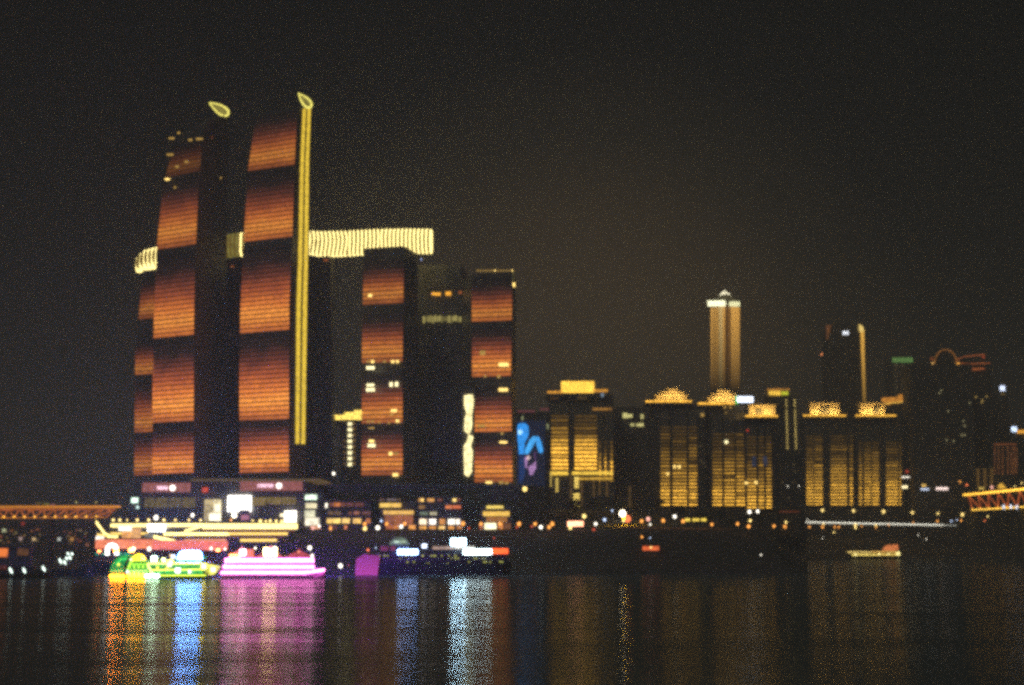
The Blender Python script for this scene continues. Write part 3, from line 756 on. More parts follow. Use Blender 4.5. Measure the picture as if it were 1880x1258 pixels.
# dark skyscraper with gold edge
D = 2200
r = thing('skyscraper', 'black skyscraper with a gold light line down its right edge, white sign near the top', 'skyscraper', (xat(1552, 200, D), D + 20, 60))
top = [(1520, 606), (1523, 599), (1529, 595), (1560, 592), (1573, 592), (1577, 596)]
poly = [pos(1518, 950, D)] + [pos(x, y, D) for x, y in top] + [pos(1588, 745, D), pos(1590, 950, D)]
part(r, 'wall', MB().slab(poly[::-1], 40), DARKGLASS)
q = [pos(1585, 738, D - 2), pos(1589.5, 738, D - 2), pos(1586.5, 606, D - 2), pos(1580, 600, D - 2)]
part(r, 'light_strip', MB().hexa(q, [p + Vector((0, 2.5, 0)) for p in q]), fade_mat('gold_edge_strip', (236, 178, 74), .5, 2.2))
q = [pos(1578.5, 609, D - 3), pos(1586, 609, D - 3), pos(1585, 600, D - 3), pos(1577, 595, D - 3)]
part(r, 'crown_light', MB().hexa(q, [p + Vector((0, 2.5, 0)) for p in q]), em((250, 214, 120), 1.3, False))
q = [pos(1517.5, 624, D - 2), pos(1520, 624, D - 2), pos(1527, 597, D - 2), pos(1517, 597, D - 2)]
part(r, 'light_strip', MB().hexa(q, [p + Vector((0, 2, 0)) for p in q]), em((120, 72, 36), .7, False, .3))
for x in (1549, 1552.6, 1556.4): lit(r, 'sign', x - 1.5, 608, x + 1.5, 614.5, D - 1.2, em((240, 246, 255), 1.8, False), 1)
p = pos(1511, 650, 2300)
o = thing('beacon_mast', 'thin mast topped by a single red-orange beacon left of the black skyscraper', 'mast', (p.x, 2300, ground(p.x, 2300)))
part(o, 'pole', MB().tube([(p.x, 2300, ground(p.x, 2300)), (p.x, 2300, p.z)], [2, .5], 8), STEEL)
part(o, 'lamp', MB().dome((p.x, 2300, p.z - 2), 4.2, 4.2, 4.5), em((250, 150, 90), 1.6, False))

# slim tower with dotted lines
D = 1800
r = bld('apartment_tower', 'slim black tower with two vertical dotted lines of lights and a yellow-green roof', 'tower', 1412, 1466, 727, D, 25)
lit(r, 'roof_light', 1408.5, 713.5, 1449.6, 717, D - 2, em((196, 132, 50), .8, False, .4)); lit(r, 'roof_light', 1412, 718, 1433, 725.5, D - 2, em((246, 196, 70), 1.2, False, .3)); lit(r, 'roof_light', 1434, 719, 1447, 725, D - 2, em((200, 205, 50), 1.1, False, .3))
part(r, 'roof', MB().prect(1408, 717, 1450, 727, D + 1, 20), STONE)
for x, dx in ((1443.8, 2), (1459, 2.6)):
    for k in range(19):
        y = 735 + k * 4.9
        lit(r, 'facade_lamp', x + dx * k / 18 - 1.2, y - 1.2, x + dx * k / 18 + 1.2, y + 1.2, D - 1.2, em((226, 196, 110), 1.1 if k != 3 else .3, False))

# green-topped block and orange roof
r = bld('office_block', 'distant office block with a glowing green roof band and faint window rows', 'building', 1638, 1678, 656, 2500, 30)
lit(r, 'roof_light', 1638.7, 656.5, 1676, 665.5, 2497, em((112, 160, 84), .75, False, .25), 2)
for k in range(9):
    y = 670 + k * 7
    for a in (1640, 1652, 1664): lit(r, 'lit_window', a + rnd.uniform(0, 3), y, a + rnd.uniform(7, 10.5), y + 2.2, 2498.4, em((110, 96, 66), rnd.uniform(.35, .8) // .15 * .15, False))
r = bld('rooftop_block', 'dark block with a ragged orange lit rooftop below the green-topped office block', 'building', 1621, 1672, 743, 2300, 30)
for a, b, c, d in ((1620, 730, 1634, 743), (1634, 729, 1650, 740), (1650, 724.5, 1673, 738.5)): lit(r, 'roof_light', a, b, c, d, 2297, em((228, 148, 52), .95, False, .35), 3)
strp = [pos(1620, 743, 2296), pos(1673, 737, 2296), pos(1673, 735, 2296), pos(1620, 741, 2296)]
part(r, 'roof_light', MB().hexa(strp, [p + Vector((0, 1, 0)) for p in strp]), em((250, 196, 80), 1.3, False))

# arch-topped dark tower
D = 2090
r = bld('arched_tower', 'huge dark tower with a thin lit arch curving over its roof', 'tower', 1676, 1790, 668, D, 45, base=20)
arc = [pos(1716 + 20 * (1 - math.cos(a)), 667 - 25 * math.sin(a), D - 1) for a in [math.pi * k / 20 for k in range(21)]]
part(r, 'roof', MB().slab([p + Vector((0, 2, 0)) for p in arc][::1], 30), DARKCONC)
part(r, 'light_strip', MB().tube(arc, .75, 6), em((176, 112, 46), .85, False, .3))
for x, y, w, h, c, s in ((1711, 659, 6, 6, (150, 78, 30), .6), (1712.5, 667, 4, 4, (235, 180, 100), 1), (1757, 660, 5, 5, (150, 78, 30), .7), (1759, 667, 6, 4, (246, 170, 70), 1.1)): lit(r, 'roof_light', x - w / 2, y - h / 2, x + w / 2, y + h / 2, D - 1.5, em(c, s, False))
for x, y in ((1728, 717), (1725, 722), (1741, 755), (1769, 773), (1771, 782), (1766, 799), (1771, 799), (1751, 810), (1738, 808), (1780, 740)): lit(r, 'lit_window', x - 1.3, y - 1.3, x + 1.3, y + 1.3, D - 1.2, em((190, 180, 130), .8, False))
r = bld('terraced_tower', 'dark terraced tower with stepped orange roof lines right of the arched tower', 'tower', 1772, 1826, 676, 2150, 40, base=20)
for pts, h in ((((1759, 660), (1770, 655), (1807, 651)), 2.4), (((1760, 666), (1780, 668.5), (1817, 666.5)), 2.4), (((1785, 678), (1807, 677)), 4.5)):
    for a, b in zip(pts, pts[1:]): part(r, 'light_strip', MB().tube([pos(*a, 2146), pos(*b, 2146)], h * .38, 6), em((176, 92, 44), .85, False, .35))
part(r, 'roof', MB().prect(1764, 661, 1812, 672, 2149, 30), DARKCONC); lit(r, 'roof_light', 1803, 652, 1808, 658, 2146, em((170, 72, 40), .8, False))
for x, y in ((1791.6, 729), (1812, 728), (1804, 735), (1803, 739), (1780.5, 740.5)): lit(r, 'lit_window', x - 1.4, y - 1.4, x + 1.4, y + 1.4, 2148.6, em((205, 170, 90), .9, False))
r = bld('office_block', 'dark office block with one blue-white roof lamp just right of the terraced tower', 'building', 1828, 1858, 722, 2240, 30)
lit(r, 'roof_lamp', 1836.5, 708.5, 1845.5, 717.5, 2237, em((215, 228, 255), 2.2, False), 2); lit(r, 'roof_lamp', 1838, 722, 1844, 725, 2237, em((150, 120, 60), .7, False))
r = bld('office_block', 'dark block at the right picture edge with a blue-white lamp and an orange roof line', 'building', 1856, 1900, 796, 2170, 30)
lit(r, 'roof_lamp', 1857.5, 783.5, 1867, 793, 2167, em((205, 225, 255), 2.2, False), 2); lit(r, 'roof_light', 1868, 789.5, 1886, 796, 2167, em((246, 170, 56), 1.2, False), 2)
# hotel and low block
D = 2100
r = bld('hotel_block', 'small hotel block outlined by brownish dotted window columns above the right bridge', 'hotel', 1823, 1869, 815, D, 25)
lit(r, 'roof_light', 1825, 814.5, 1866, 817, D - 1.5, em((150, 84, 44), .7, False))
for i, x in enumerate((1826.5, 1833.5, 1841, 1850.5, 1857, 1862, 1866.5)):
    for k in range(12): lit(r, 'lit_window', x - 1.2, 821 + k * 4.3, x + 1.2, 823 + k * 4.3, D - 1.2, em((156, 92, 50), rnd.choice((.5, .75, 1)), False))
r = bld('low_block', 'low block with three dotted yellow window columns beside the right bridge', 'building', 1792, 1824, 857, D, 20)
for x in (1795.5, 1808.5, 1820.5):
    for k in range(9): lit(r, 'lit_window', x - 2.4, 861 + k * 4, x + 2.4, 863 + k * 4, D - 1.2, em((146, 108, 50), .75, False))
lit(r, 'roof_light', 1797, 895, 1807, 898, D - 1.3, em((246, 206, 100), 1.1, False))
r = bld('pavilion', 'tiny pavilion with a gold lit stepped roof behind the right bridge railing', 'pavilion', 1833, 1846, 893, 2085, 10)
for a, b, c, d in ((1833, 893, 1846, 897), (1835, 890.5, 1844, 893.3), (1838, 887.5, 1841, 890.6)): lit(r, 'roof_light', a, b, c, d, 2083, em((248, 190, 70), 1.15, False), 6)

# far dim blocks (silhouettes with few windows)
for i, (x0, x1, y0, D, lab) in enumerate(((1100, 1130, 770, 1750, 'plain dark block peeping out right behind the gold hotel tower'), (1668, 1684, 742, 2150, 'narrow dark block squeezed left of the arched tower'), (1282, 1304, 768, 1800, 'dark block filling the gap between two gold-roofed towers'), (1430, 1478, 838, 1650, 'dark low block left of the matching pair of gold-roofed towers'))):
    r = bld('city_block', lab, 'building', x0, x1, y0, D, 25)
    for k in range(5): 
        x = rnd.uniform(x0 + 3, x1 - 3); y = rnd.uniform(y0 + 10, y0 + 90)
        lit(r, 'lit_window', x - 1, y - 1, x + 1, y + 1, D - 1, em((150, 130, 90), .5, False))
    part(r, 'parapet', MB().prect(x0 - .5, y0 - 2, x1 + .5, y0, D - .6, 26), CONC)
# ------------------------------------------------------------------ bridges
def bridge(label, P0, P1, Q0, Q1, nlump, deck_col, lump_s, width=14, loc=None):
    """P0-P1: top chord line, Q0-Q1: bottom chord; world points"""
    r = thing('truss_bridge', label, 'bridge', ((P0.x + P1.x) / 2, (P0.y + P1.y) / 2, 0))
    d = (P1 - P0); hd = Vector((d.x, d.y, 0)).normalized(); nrm = Vector((hd.y, -hd.x, 0))
    if nrm.y > 0: nrm = -nrm
    bk = -nrm * width
    def beam(a, b, h): return MB().hexa([a, b, b + Vector((0, 0, h)), a + Vector((0, 0, h))], [a + bk, b + bk, b + bk + Vector((0, 0, h)), a + bk + Vector((0, 0, h))])
    part(r, 'deck', beam(P0 + Vector((0, 0, -1.6)), P1 + Vector((0, 0, -1.6)), 1.4), STEEL)
    part(r, 'chord', beam(Q0, Q1, 1.0), ORANGESTEEL)
    for k in range(nlump):
        a = Q0.lerp(Q1, k / nlump); b = Q0.lerp(Q1, (k + 1) / nlump)
        ta = P0.lerp(P1, min(1, k / nlump + 0.0)); tm = P0.lerp(P1, (k + .5) / nlump); 
        tm = Vector((0, 0, 0)) + tm
        part(r, 'strut', MB().tube([a + Vector((0, 0, .8)), tm + Vector((0, 0, -1.2))], .8, 6).tube([b + Vector((0, 0, .8)), tm + Vector((0, 0, -1.2))], .8, 6), em(deck_col, .95, False, .4))  # struts glow by emission in place of light from the floodlights
        part(r, 'floodlight', MB().dome(a + nrm * 1.0 + Vector((0, 0, .6)), 1.3, 1.3, 1.8, 8, 3), em((252, 178, 62), lump_s, False))
    return r, nrm
D = 1330
P0, P1 = pos(-40, 932, D), pos(222, 932, D); Q0, Q1 = pos(-30, 952, D), pos(196, 951, D)
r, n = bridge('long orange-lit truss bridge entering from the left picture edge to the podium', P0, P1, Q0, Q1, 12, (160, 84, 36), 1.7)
part(r, 'railing_light', MB().hexa(*[[p + n * s for p in (P0 + Vector((0, 0, -.6)), P1 + Vector((0, 0, -.2)), P1 + Vector((0, 0, 1.7)), P0 + Vector((0, 0, 1.7)))] for s in (.8, .3)]), fade_mat('orange_led_railing', (232, 146, 46), .9, 1.6, 'X'))
part(r, 'railing_light', MB().hexa(*[[p + n * s for p in (P0 + Vector((0, 0, -3)), P1.lerp(P0, .05) + Vector((0, 0, -2.4)), P1.lerp(P0, .05) + Vector((0, 0, -.9)), P0 + Vector((0, 0, -.7)))] for s in (.7, .25)]), em((160, 80, 36), .95, False, .4))
part(r, 'light_strip', MB().tube([Q0 + n * .7 + Vector((0, 0, .4)), Q1 + n * .7 + Vector((0, 0, .4))], .45, 6), em((216, 130, 44), .8, False, .3))
for x, y0 in ((-30, 951), (84, 951)):
    p = pos(x, y0, D); part(r, 'pier', MB().box(p.x - 4, p.x + 4, D, D + 14, -4, p.z), CONC)
for a, b, y, c, s in ((66, 76, 924, (110, 100, 50), .5), (80, 90, 925.5, (150, 140, 60), .6), (92, 101, 926, (130, 84, 100), .6), (140 - 2, 142, 922.6, (190, 180, 110), .8), (174, 178, 922.6, (190, 165, 90), .7)):
    lit(r, 'vehicle_light', a, y - 1.6, b, y + 1.6, D + 3, em(c, s, False, .3))

PD0, PD1 = 1900, 1640
P0, P1 = pos(1769, 909.5, PD0), pos(1905, 896.5, PD1)
fr = lambda px, py, t: pos(px, py, PD0 + (PD1 - PD0) * t)
Q0, Q1 = fr(1786, 936.5, .12), fr(1905, 929.5, 1)
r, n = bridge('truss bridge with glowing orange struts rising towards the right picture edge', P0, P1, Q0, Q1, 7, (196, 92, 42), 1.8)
part(r, 'railing_light', MB().hexa(*[[p + n * s for p in (P0 + Vector((0, 0, -.9)), P1 + Vector((0, 0, -.9)), P1 + Vector((0, 0, 2)), P0 + Vector((0, 0, 1.6)))] for s in (.8, .3)]), em((252, 188, 64), 2.6, False, .3))
part(r, 'light_strip', MB().tube([Q0 + n * .8, Q1 + n * .8], .95, 6), em((250, 194, 72), 2.0, False, .3))
for x, y, c in ((1843, 931, 0), (1856, 930.5, 0), (1867, 931.5, 0)): lit(r, 'vehicle_light', x - 2, y - 3.5, x + 2, y + 3.5, PD1 + 60, em((235, 240, 255), 1.6, False))
p = fr(1786, 936, .12); part(r, 'pier', MB().box(p.x - 5, p.x + 5, p.y, p.y + 12, -3, p.z), CONC)
p = fr(1880, 931, .8); part(r, 'pier', MB().box(p.x - 5, p.x + 5, p.y, p.y + 12, -3, p.z), CONC)

# white-lit riverside viaduct
A, B = pos(1456, 959.5, 2010), pos(1756, 966, 1985)
r = thing('viaduct', 'long low riverside viaduct drawn as one thin white light line', 'viaduct', ((A.x + B.x) / 2, 2000, 18))
part(r, 'deck', MB().hexa([A - Vector((0, 0, 1.6)), B - Vector((0, 0, 1.6)), B, A], [p + Vector((0, 12, 0)) for p in (A - Vector((0, 0, 1.6)), B - Vector((0, 0, 1.6)), B, A)]), CONC)
part(r, 'light_strip', MB().tube([A + Vector((0, -.9, .9)), B.lerp(A, .08) + Vector((0, -.9, .9))], .85, 6), em((250, 246, 226), 1.7, False))
part(r, 'light_strip', MB().tube([B.lerp(A, .08) + Vector((0, -.9, .9)), B + Vector((0, -.9, .9))], .5, 6), em((220, 220, 205), 1.0, False))
for k in range(12):
    p = A.lerp(B, (k + .5) / 12); part(r, 'pillar', MB().tube([(p.x, p.y + 6, ground(p.x, p.y + 6) - 1), (p.x, p.y + 6, p.z - 1.4)], 1.2, 8), CONC)

# ------------------------------------------------------------------ boats
def hull(x0, x1, yd, D, beam, bow=.14, stern=.05, zb=-1.2, rise=1.6, bow_right=True):
    """ship's hull from photo x0 to x1 with its deck edge at photo row yd"""
    zd = zat(yd, D); xa, xb = xat(x0, zd, D), xat(x1, zd, D); L = xb - xa; rings = []
    for i in range(21):
        t = i / 20; u = t if bow_right else 1 - t
        w = beam / 2
        if u > 1 - bow: w *= max(.04, 1 - ((u - 1 + bow) / bow) ** 2)
        if u < stern: w *= .75 + .25 * u / stern
        z = zd + rise * max(0, (u - .72) / .28) ** 2
        x = xa + L * t
        rings.append([Vector((x, D - w, z)), Vector((x, D + w, z)), Vector((x, D + w * .7, zb)), Vector((x, D - w * .7, zb))])
    return MB().loft(rings)

# green paddle boat
D = 790
GR = em((40, 196, 84), .75, True); GRD = em((22, 120, 58), .55, False, .3); YG = em((206, 226, 60), 2.0, True); YEL = em((252, 214, 36), 3.5)
r = thing('river_boat', 'green and yellow neon lit river boat with a yellow dome and white canopy', 'boat', (xat(300, 5, D), D, 0))
Df = D - 6
part(r, 'hull', hull(203, 388, 1056, D, 13, .12), surf('green_hull_paint', (.03, .1, .05), .4))
part(r, 'prow', MB().slab([pos(374, 1058, D - 2), pos(392, 1055, D - 2), pos(403, 1040, D - 2), pos(384, 1036, D - 2), pos(374, 1034, D - 2)][::-1] , 4), em((228, 226, 84), .95, False, .35))
part(r, 'cabin', MB().prect(238, 1034, 376, 1057, Df + 1.5, 9), surf('green_cabin_paint', (.05, .3, .12), .5))
for (x0, x1, y) in ((240, 381, 1033), (240, 379, 1045.5), (206, 383, 1056.5)):
    part(r, 'deck', MB().prect(x0, y - .8, x1, y + .8, Df - .2, 12), HULLWHITE)
for x0, x1, ya, yb in ((277, 292, 1035.5, 1043), (294, 312, 1035.5, 1043), (314, 334, 1036, 1043), (336, 350, 1036, 1043), (352, 372, 1036, 1043), (284, 300, 1048, 1055), (302, 322, 1048, 1055), (324, 346, 1048, 1055), (348, 372, 1048, 1055)):
    lit(r, 'window', x0, ya, x1, yb, Df + .9, em((44, 190, 92), .75, True, .5), .5)
# paddle box
pb = [pos(202, 1057, Df)] + [pos(229 - 28 * math.cos(a), 1057 - 38 * math.sin(a), Df) for a in [math.pi / 2 * k / 10 for k in range(1, 11)]] + [pos(238, 1020, Df), pos(236, 1057, Df)]
part(r, 'paddle_box', MB().slab(pb[::-1], 12), em((32, 168, 80), .62, True, .4))
part(r, 'neon_tube', MB().tube([pos(214, 1036, Df - .6), pos(222, 1027, Df - .6), pos(240, 1026, Df - .6)], .35, 6), em((60, 240, 110), 1.1, True))
part(r, 'neon_tube', MB().tube([pos(203, 1048, Df - .6), pos(234, 1048, Df - .6)], .3, 6), em((60, 240, 120), .9, True)); part(r, 'neon_tube', MB().tube([pos(205, 1041, Df - .6), pos(212, 1031, Df - .6), pos(222, 1023, Df - .6), pos(238, 1020.5, Df - .6)], .3, 6), em((50, 190, 90), .8, True))
part(r, 'rib', MB().tube([pos(238, 1022, Df - .9), pos(232, 1034, Df - .9), pos(229.5, 1046, Df - .9), pos(230, 1056, Df - .9), pos(233, 1061, Df - .9)], .65, 6), surf('black_rubber', (.02, .03, .02), .7))
lit(r, 'lamp', 215, 1034, 219.5, 1039, Df - .8, em((230, 230, 80), 1.6))
# arcade
part(r, 'arcade_wall', MB().prect(236, 1029, 271, 1058, Df + .4, 3), em((76, 180, 52), .6, True, .3))
for row, (yt, yb) in enumerate(((1035, 1044), (1047, 1056.5))):
    for k in range(4 if row == 0 else 5):
        x = (239 if row == 0 else 231) + k * 8.2
        part(r, 'arch', MB().tube(arch_pts(x, x + 6.4, yt, yb, Df - .3, 8), .27, 5), em((150, 225, 66) if row == 0 else (160, 240, 120), 1.9, True))
part(r, 'neon_tube', MB().tube([pos(234, 1046, Df - .4), pos(240, 1032, Df - .4), pos(246, 1029, Df - .4), pos(266, 1029, Df - .4)], .3, 6), em((190, 240, 60), 1.8))
c = pos(255, 1031, D)
part(r, 'dome', MB().dome((c.x, D, c.z), 3.9, 3.9, 4.2), YEL, smooth=True)
part(r, 'dome_lamp', MB().dome((c.x - 3.6, D - 4, c.z + .5), .9, .9, 1.2, 8, 3), em((255, 230, 215), 2.2))
# neon outlines
for pts, m in (([(271, 1035), (368, 1035)], em((224, 244, 120), 2.4)), ([(271, 1036), (281, 1057)], em((236, 246, 130), 2.8)), ([(280, 1057), (378, 1056.5)], YG), ([(276, 1047), (374, 1045.5)], em((220, 240, 90), 2.2)),
               ([(202, 1058.5), (233, 1058.5)], em((255, 128, 20), 75)), ([(234, 1058), (266, 1058)], em((255, 150, 20), 46)), ([(267, 1057.5), (292, 1057.5)], em((190, 240, 190), 14)), ([(366, 1028), (378, 1046)], em((205, 245, 170), 1.0)), ([(367, 1023), (379, 1024)], GR), ([(330, 1029), (368, 1029)], em((130, 220, 150), .9)), ([(376, 1039), (400, 1040)], em((250, 240, 130), 1.2)), ([(268, 1030), (330, 1030)], em((110, 205, 60), .7))):
    part(r, 'neon_tube', MB().tube([pos(x, y, Df - .5) for x, y in pts], .85 if pts[0][1] in (1058.5, 1058, 1057.5) and pts[0][0] < 270 else .42, 6), m)
part(r, 'canopy', MB().slab([pos(x, y, D - 5.5) for x, y in ((324, 1027), (330, 1014), (336, 1011.5), (358, 1011.5), (363, 1015), (366.5, 1027))][::-1], 9), em((100, 158, 255), 125))
part(r, 'canopy_post', MB().prect(330, 1027, 332, 1034, D - 4, .5).prect(360, 1027, 362, 1034, D - 4, .5), HULLWHITE)
for x, y, c, s, w in ((282, 1030, (250, 230, 60), 1.5, 5), (289, 1029, (240, 225, 90), 1.2, 4), (283, 1026, (200, 245, 205), 22, 9), (300, 1028, (225, 245, 150), 6, 6), (308, 1031, (250, 235, 130), 1.5, 6), (311, 1037, (255, 255, 215), 1.6, 8), (326, 1047.5, (255, 255, 250), 2.6, 9), (348, 1050, (240, 255, 235), 1.6, 6), (289, 1042, (240, 235, 80), 1.3, 5), (306, 1043, (240, 235, 90), 1.2, 5), (374, 1040, (250, 230, 90), 12, 8), (314, 1031, (240, 225, 90), 10, 6), (318, 1022, (225, 240, 255), 1.6, 7), (313, 1020, (255, 215, 160), 1.2, 4), (391, 1046, (255, 245, 205), 2.0, 8), (233, 1050, (225, 255, 240), 1.8, 5)):  # the strong greenish-white lamp is added for its reflection in the water
    lit(r, 'lamp', x - w / 2, y - w / 2, x + w / 2, y + w / 2, Df - .9, em(c, s), .4)
for x0, x1 in ((176, 184), (186, 192), (219, 226), (228, 236)):
    pass
# pontoon with teal lights behind the stern
q = pos(205, 1020, 925)
r = thing('pontoon', 'floating pontoon with teal lights behind the stern of the green boat', 'pontoon', (q.x, 925, 0))
part(r, 'hull', MB().prect(168, 1030, 300, 1056, 918, 9), HULLDARK); part(r, 'roof', MB().prect(172, 1019.5, 296, 1022, 918.5, 8), STEEL)
for x in (174, 204, 234, 264, 292): part(r, 'post', MB().prect(x - .5, 1022, x + .5, 1030, 919, .4), STEEL)
for a, b, s in ((175, 182, .8), (186, 192, .6), (218, 224, .8), (227, 237, 1.0)): lit(r, 'lamp', a, 1014.5, b, 1019.4, 918, em((40, 150, 120), s, False, .3), .5)

# pink boat
D = 806; Df = D - 7
r = thing('river_boat', 'pink-white neon lit cruise boat with three glowing red roof pavilions', 'boat', (xat(495, 5, D), D, 0))
PK = em((255, 124, 214), 6.0); PKM = em((206, 96, 190), .8, False, .25)
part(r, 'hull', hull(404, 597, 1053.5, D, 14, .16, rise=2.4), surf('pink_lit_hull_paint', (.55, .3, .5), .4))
part(r, 'cabin', MB().prect(412, 1030, 575, 1054, Df + 1.2, 11), surf('white_cabin_paint', (.7, .6, .68), .5))
for y0, y1, x0, x1 in ((1033.5, 1037.5, 414, 574), (1044.5, 1048.5, 412, 573), (1054.5, 1057.5, 408, 590)): 
    n = 9
    for k in range(n): lit(r, 'window', x0 + (x1 - x0) * k / n + .5, y0, x0 + (x1 - x0) * (k + 1) / n - .5, y1, Df + .4, em((196, 78, 184) if k % 3 else (226, 110, 200), .8, True, .3), .6)
for x0, x1, y, h in ((412.5, 576, 1029, 7.5), (409, 576.5, 1041, 5.6), (405, 560, 1051.5, 5.6)):
    lit(r, 'deck_light', x0, y - h / 2, x1, y + h / 2, Df - .4, PK, 1.2)
a, b = pos(558, 1051.5, Df - .6), pos(596, 1046.5, Df + 3); h = Vector((0, 0, .85)); bk = Vector((0, .8, 0))
part(r, 'deck_light', MB().hexa([a - h, b - h, b + h, a + h], [p + bk for p in (a - h, b - h, b + h, a + h)]), PK)
a, b = pos(576, 1058.5, Df + 1), pos(594, 1053, Df + 5); h = Vector((0, 0, .7))
part(r, 'deck_light', MB().hexa([a - h, b - h, b + h, a + h], [p + bk for p in (a - h, b - h, b + h, a + h)]), em((214, 66, 190), .9, True, .3))
for x0, x1, yt, c, st in ((421, 466, 1006, (206, 92, 70), .8), (472, 517, 1009, (196, 70, 90), .75), (526, 572, 1011, (186, 72, 84), .75)):
    m = em(c, st, True, .4); xm = (x0 + x1) / 2
    cc = pos(xm, 1025, D); w = (x1 - x0) / 2 * D / F; hh = zat(yt, D) - cc.z
    pv = part(r, 'pavilion', MB().loft([[Vector((cc.x + w * sx * g, D + 4.5 * sy * g, cc.z + hh * q)) for sx, sy in ((-1, -1), (1, -1), (1, 1), (-1, 1))] for g, q in ((1, 0), (1, .18), (.72, .45), (.4, .72), (.12, .95), (.05, 1.1))]), m)
    part(pv, 'finial', MB().tube([(cc.x, D, cc.z + hh), (cc.x, D, cc.z + hh + 1.6)], .2, 6), m)
lit(r, 'lamp', 440, 1009, 451, 1020, Df + 1, em((255, 170, 190), 10, True, .3)); lit(r, 'pavilion_wall', 449, 1008, 464, 1023, Df + 1.4, em((232, 112, 74), .95, True, .3), 4); lit(r, 'pavilion_wall', 421, 1017, 441, 1024, Df + 1.2, em((230, 118, 56), 7, True, .3), 3)
lit(r, 'lamp', 484, 1006, 508, 1021, Df + 1, em((255, 216, 140), 12, True, .3)); lit(r, 'lamp', 493, 1003, 502, 1009, Df + .8, em((255, 170, 180), 1.2, True, .3))
lit(r, 'lamp', 570.5, 1017.5, 575.5, 1024, Df + .5, em((255, 235, 225), 1.8)); lit(r, 'lamp', 546, 1011, 550, 1016, Df + .5, em((240, 140, 110), 1.0))

part(r, 'shore_side_light', MB().prect(424, 1020, 568, 1026, D + 5.2, .4), em((125, 66, 235), 380))  # added unseen light that throws violet on the bank behind
part(r, 'light_hood', MB().prect(422, 1018.5, 570, 1027, D + 4.9, .2).prect(422, 1018, 570, 1018.6, D + 4.9, 7), HULLDARK)  # added shield, keeps the violet light off the front and the sky
# dark dinner ship
D = 884; Df = D - 7.5
r = thing('cruise_ship', 'long dark cruise ship, white and orange lit signs on deck and a magenta lit stern', 'ship', (xat(795, 5, D), D, 0))
part(r, 'hull', hull(656, 938, 1034, D, 15, .08, rise=1.0), HULLDARK)
part(r, 'cabin', MB().prect(694, 1019, 930, 1035, Df + 1.5, 12), surf('dark_cabin_paint', (.05, .05, .06), .5))
part(r, 'deck', MB().prect(690, 1017.6, 934, 1019.2, Df, 15), STEEL); part(r, 'deck', MB().prect(690, 1026.5, 936, 1028, Df + .3, 14.4), STEEL)
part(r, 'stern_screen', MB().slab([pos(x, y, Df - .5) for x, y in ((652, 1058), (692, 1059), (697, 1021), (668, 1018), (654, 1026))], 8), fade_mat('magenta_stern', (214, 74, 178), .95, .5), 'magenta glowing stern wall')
for x0, y0, x1, y1, c, s in ((730, 1009, 767, 1018, (150, 185, 255), 12), (851, 1008.5, 878, 1018, (215, 244, 250), 11), (878.3, 1008.5, 902.5, 1018, (215, 244, 250), 9), (902.8, 1007, 933, 1017, (214, 78, 32), 2.4)):
    lit(r, 'sign', x0, y0, x1, y1, Df - .6, em(c, s, True, .12), 1)
lit(r, 'sign', 828, 989, 855, 1001.5, Df + 2, em((185, 230, 255), 55), 1.5); part(r, 'sign_post', MB().prect(833, 1001, 835, 1018, Df + 2.4, .5).prect(848, 1001, 850, 1018, Df + 2.4, .5), STEEL)
lit(r, 'upper_cabin', 794, 1003, 830, 1009, Df + 3, em((170, 140, 120), .8, False, .4), 6); lit(r, 'upper_cabin', 830.5, 1003, 871, 1008, Df + 3, em((205, 190, 170), .9, False, .4), 6)
part(r, 'upper_cabin_wall', MB().prect(790, 1009, 850, 1018, Df + 3, 7), HULLDARK)
for a, b in ((699, 713), (717, 726)): lit(r, 'lamp', a, 1003, b, 1011, Df + 1, em((130, 50, 66), .6, False, .4))
q = random.Random(4)
for y, xs_ in ((1020.5, (697, 706, 712, 776, 792, 797, 800, 811, 824, 835, 836.5, 745, 755)), (1026, (734, 829, 836, 841, 871, 875, 885, 890)), (1032, (889, 893, 900, 918, 922, 748, 760, 861)), (1035, (784, 787, 822))):
    for x in xs_: lit(r, 'window_light', x - 1.5, y - 1.5, x + 1.5, y + 1.5, Df + .8, em((176, 176, 84), q.choice((.6, .9, 1.2)), False))
c = pos(733, 1001.5, D)
part(r, 'dome', MB().dome((c.x, D, c.z), 6.2, 5, 5.2, 20, 6), em((110, 128, 112), .55, False, .5), smooth=True)
part(r, 'dome_base', MB().prect(714, 1001, 750, 1018, D - 5, 10), HULLDARK); lit(r, 'dome_lamp', 723, 993, 733, 997, D - 5.6, em((200, 230, 205), .9, False)); lit(r, 'dome_lamp', 735, 993, 745, 997, D - 5.6, em((170, 190, 150), .8, False))
for x in (700, 760, 780, 815, 866, 918): part(r, 'stanchion', MB().tube([pos(x, 1018, D - 3), pos(x, 1002 if x == 780 else 1008, D - 3)], .12, 5), STEEL)
lit(r, 'lamp', 774.5, 998.5, 783.5, 1006.5, Df - .4, em((215, 228, 255), 2.2))

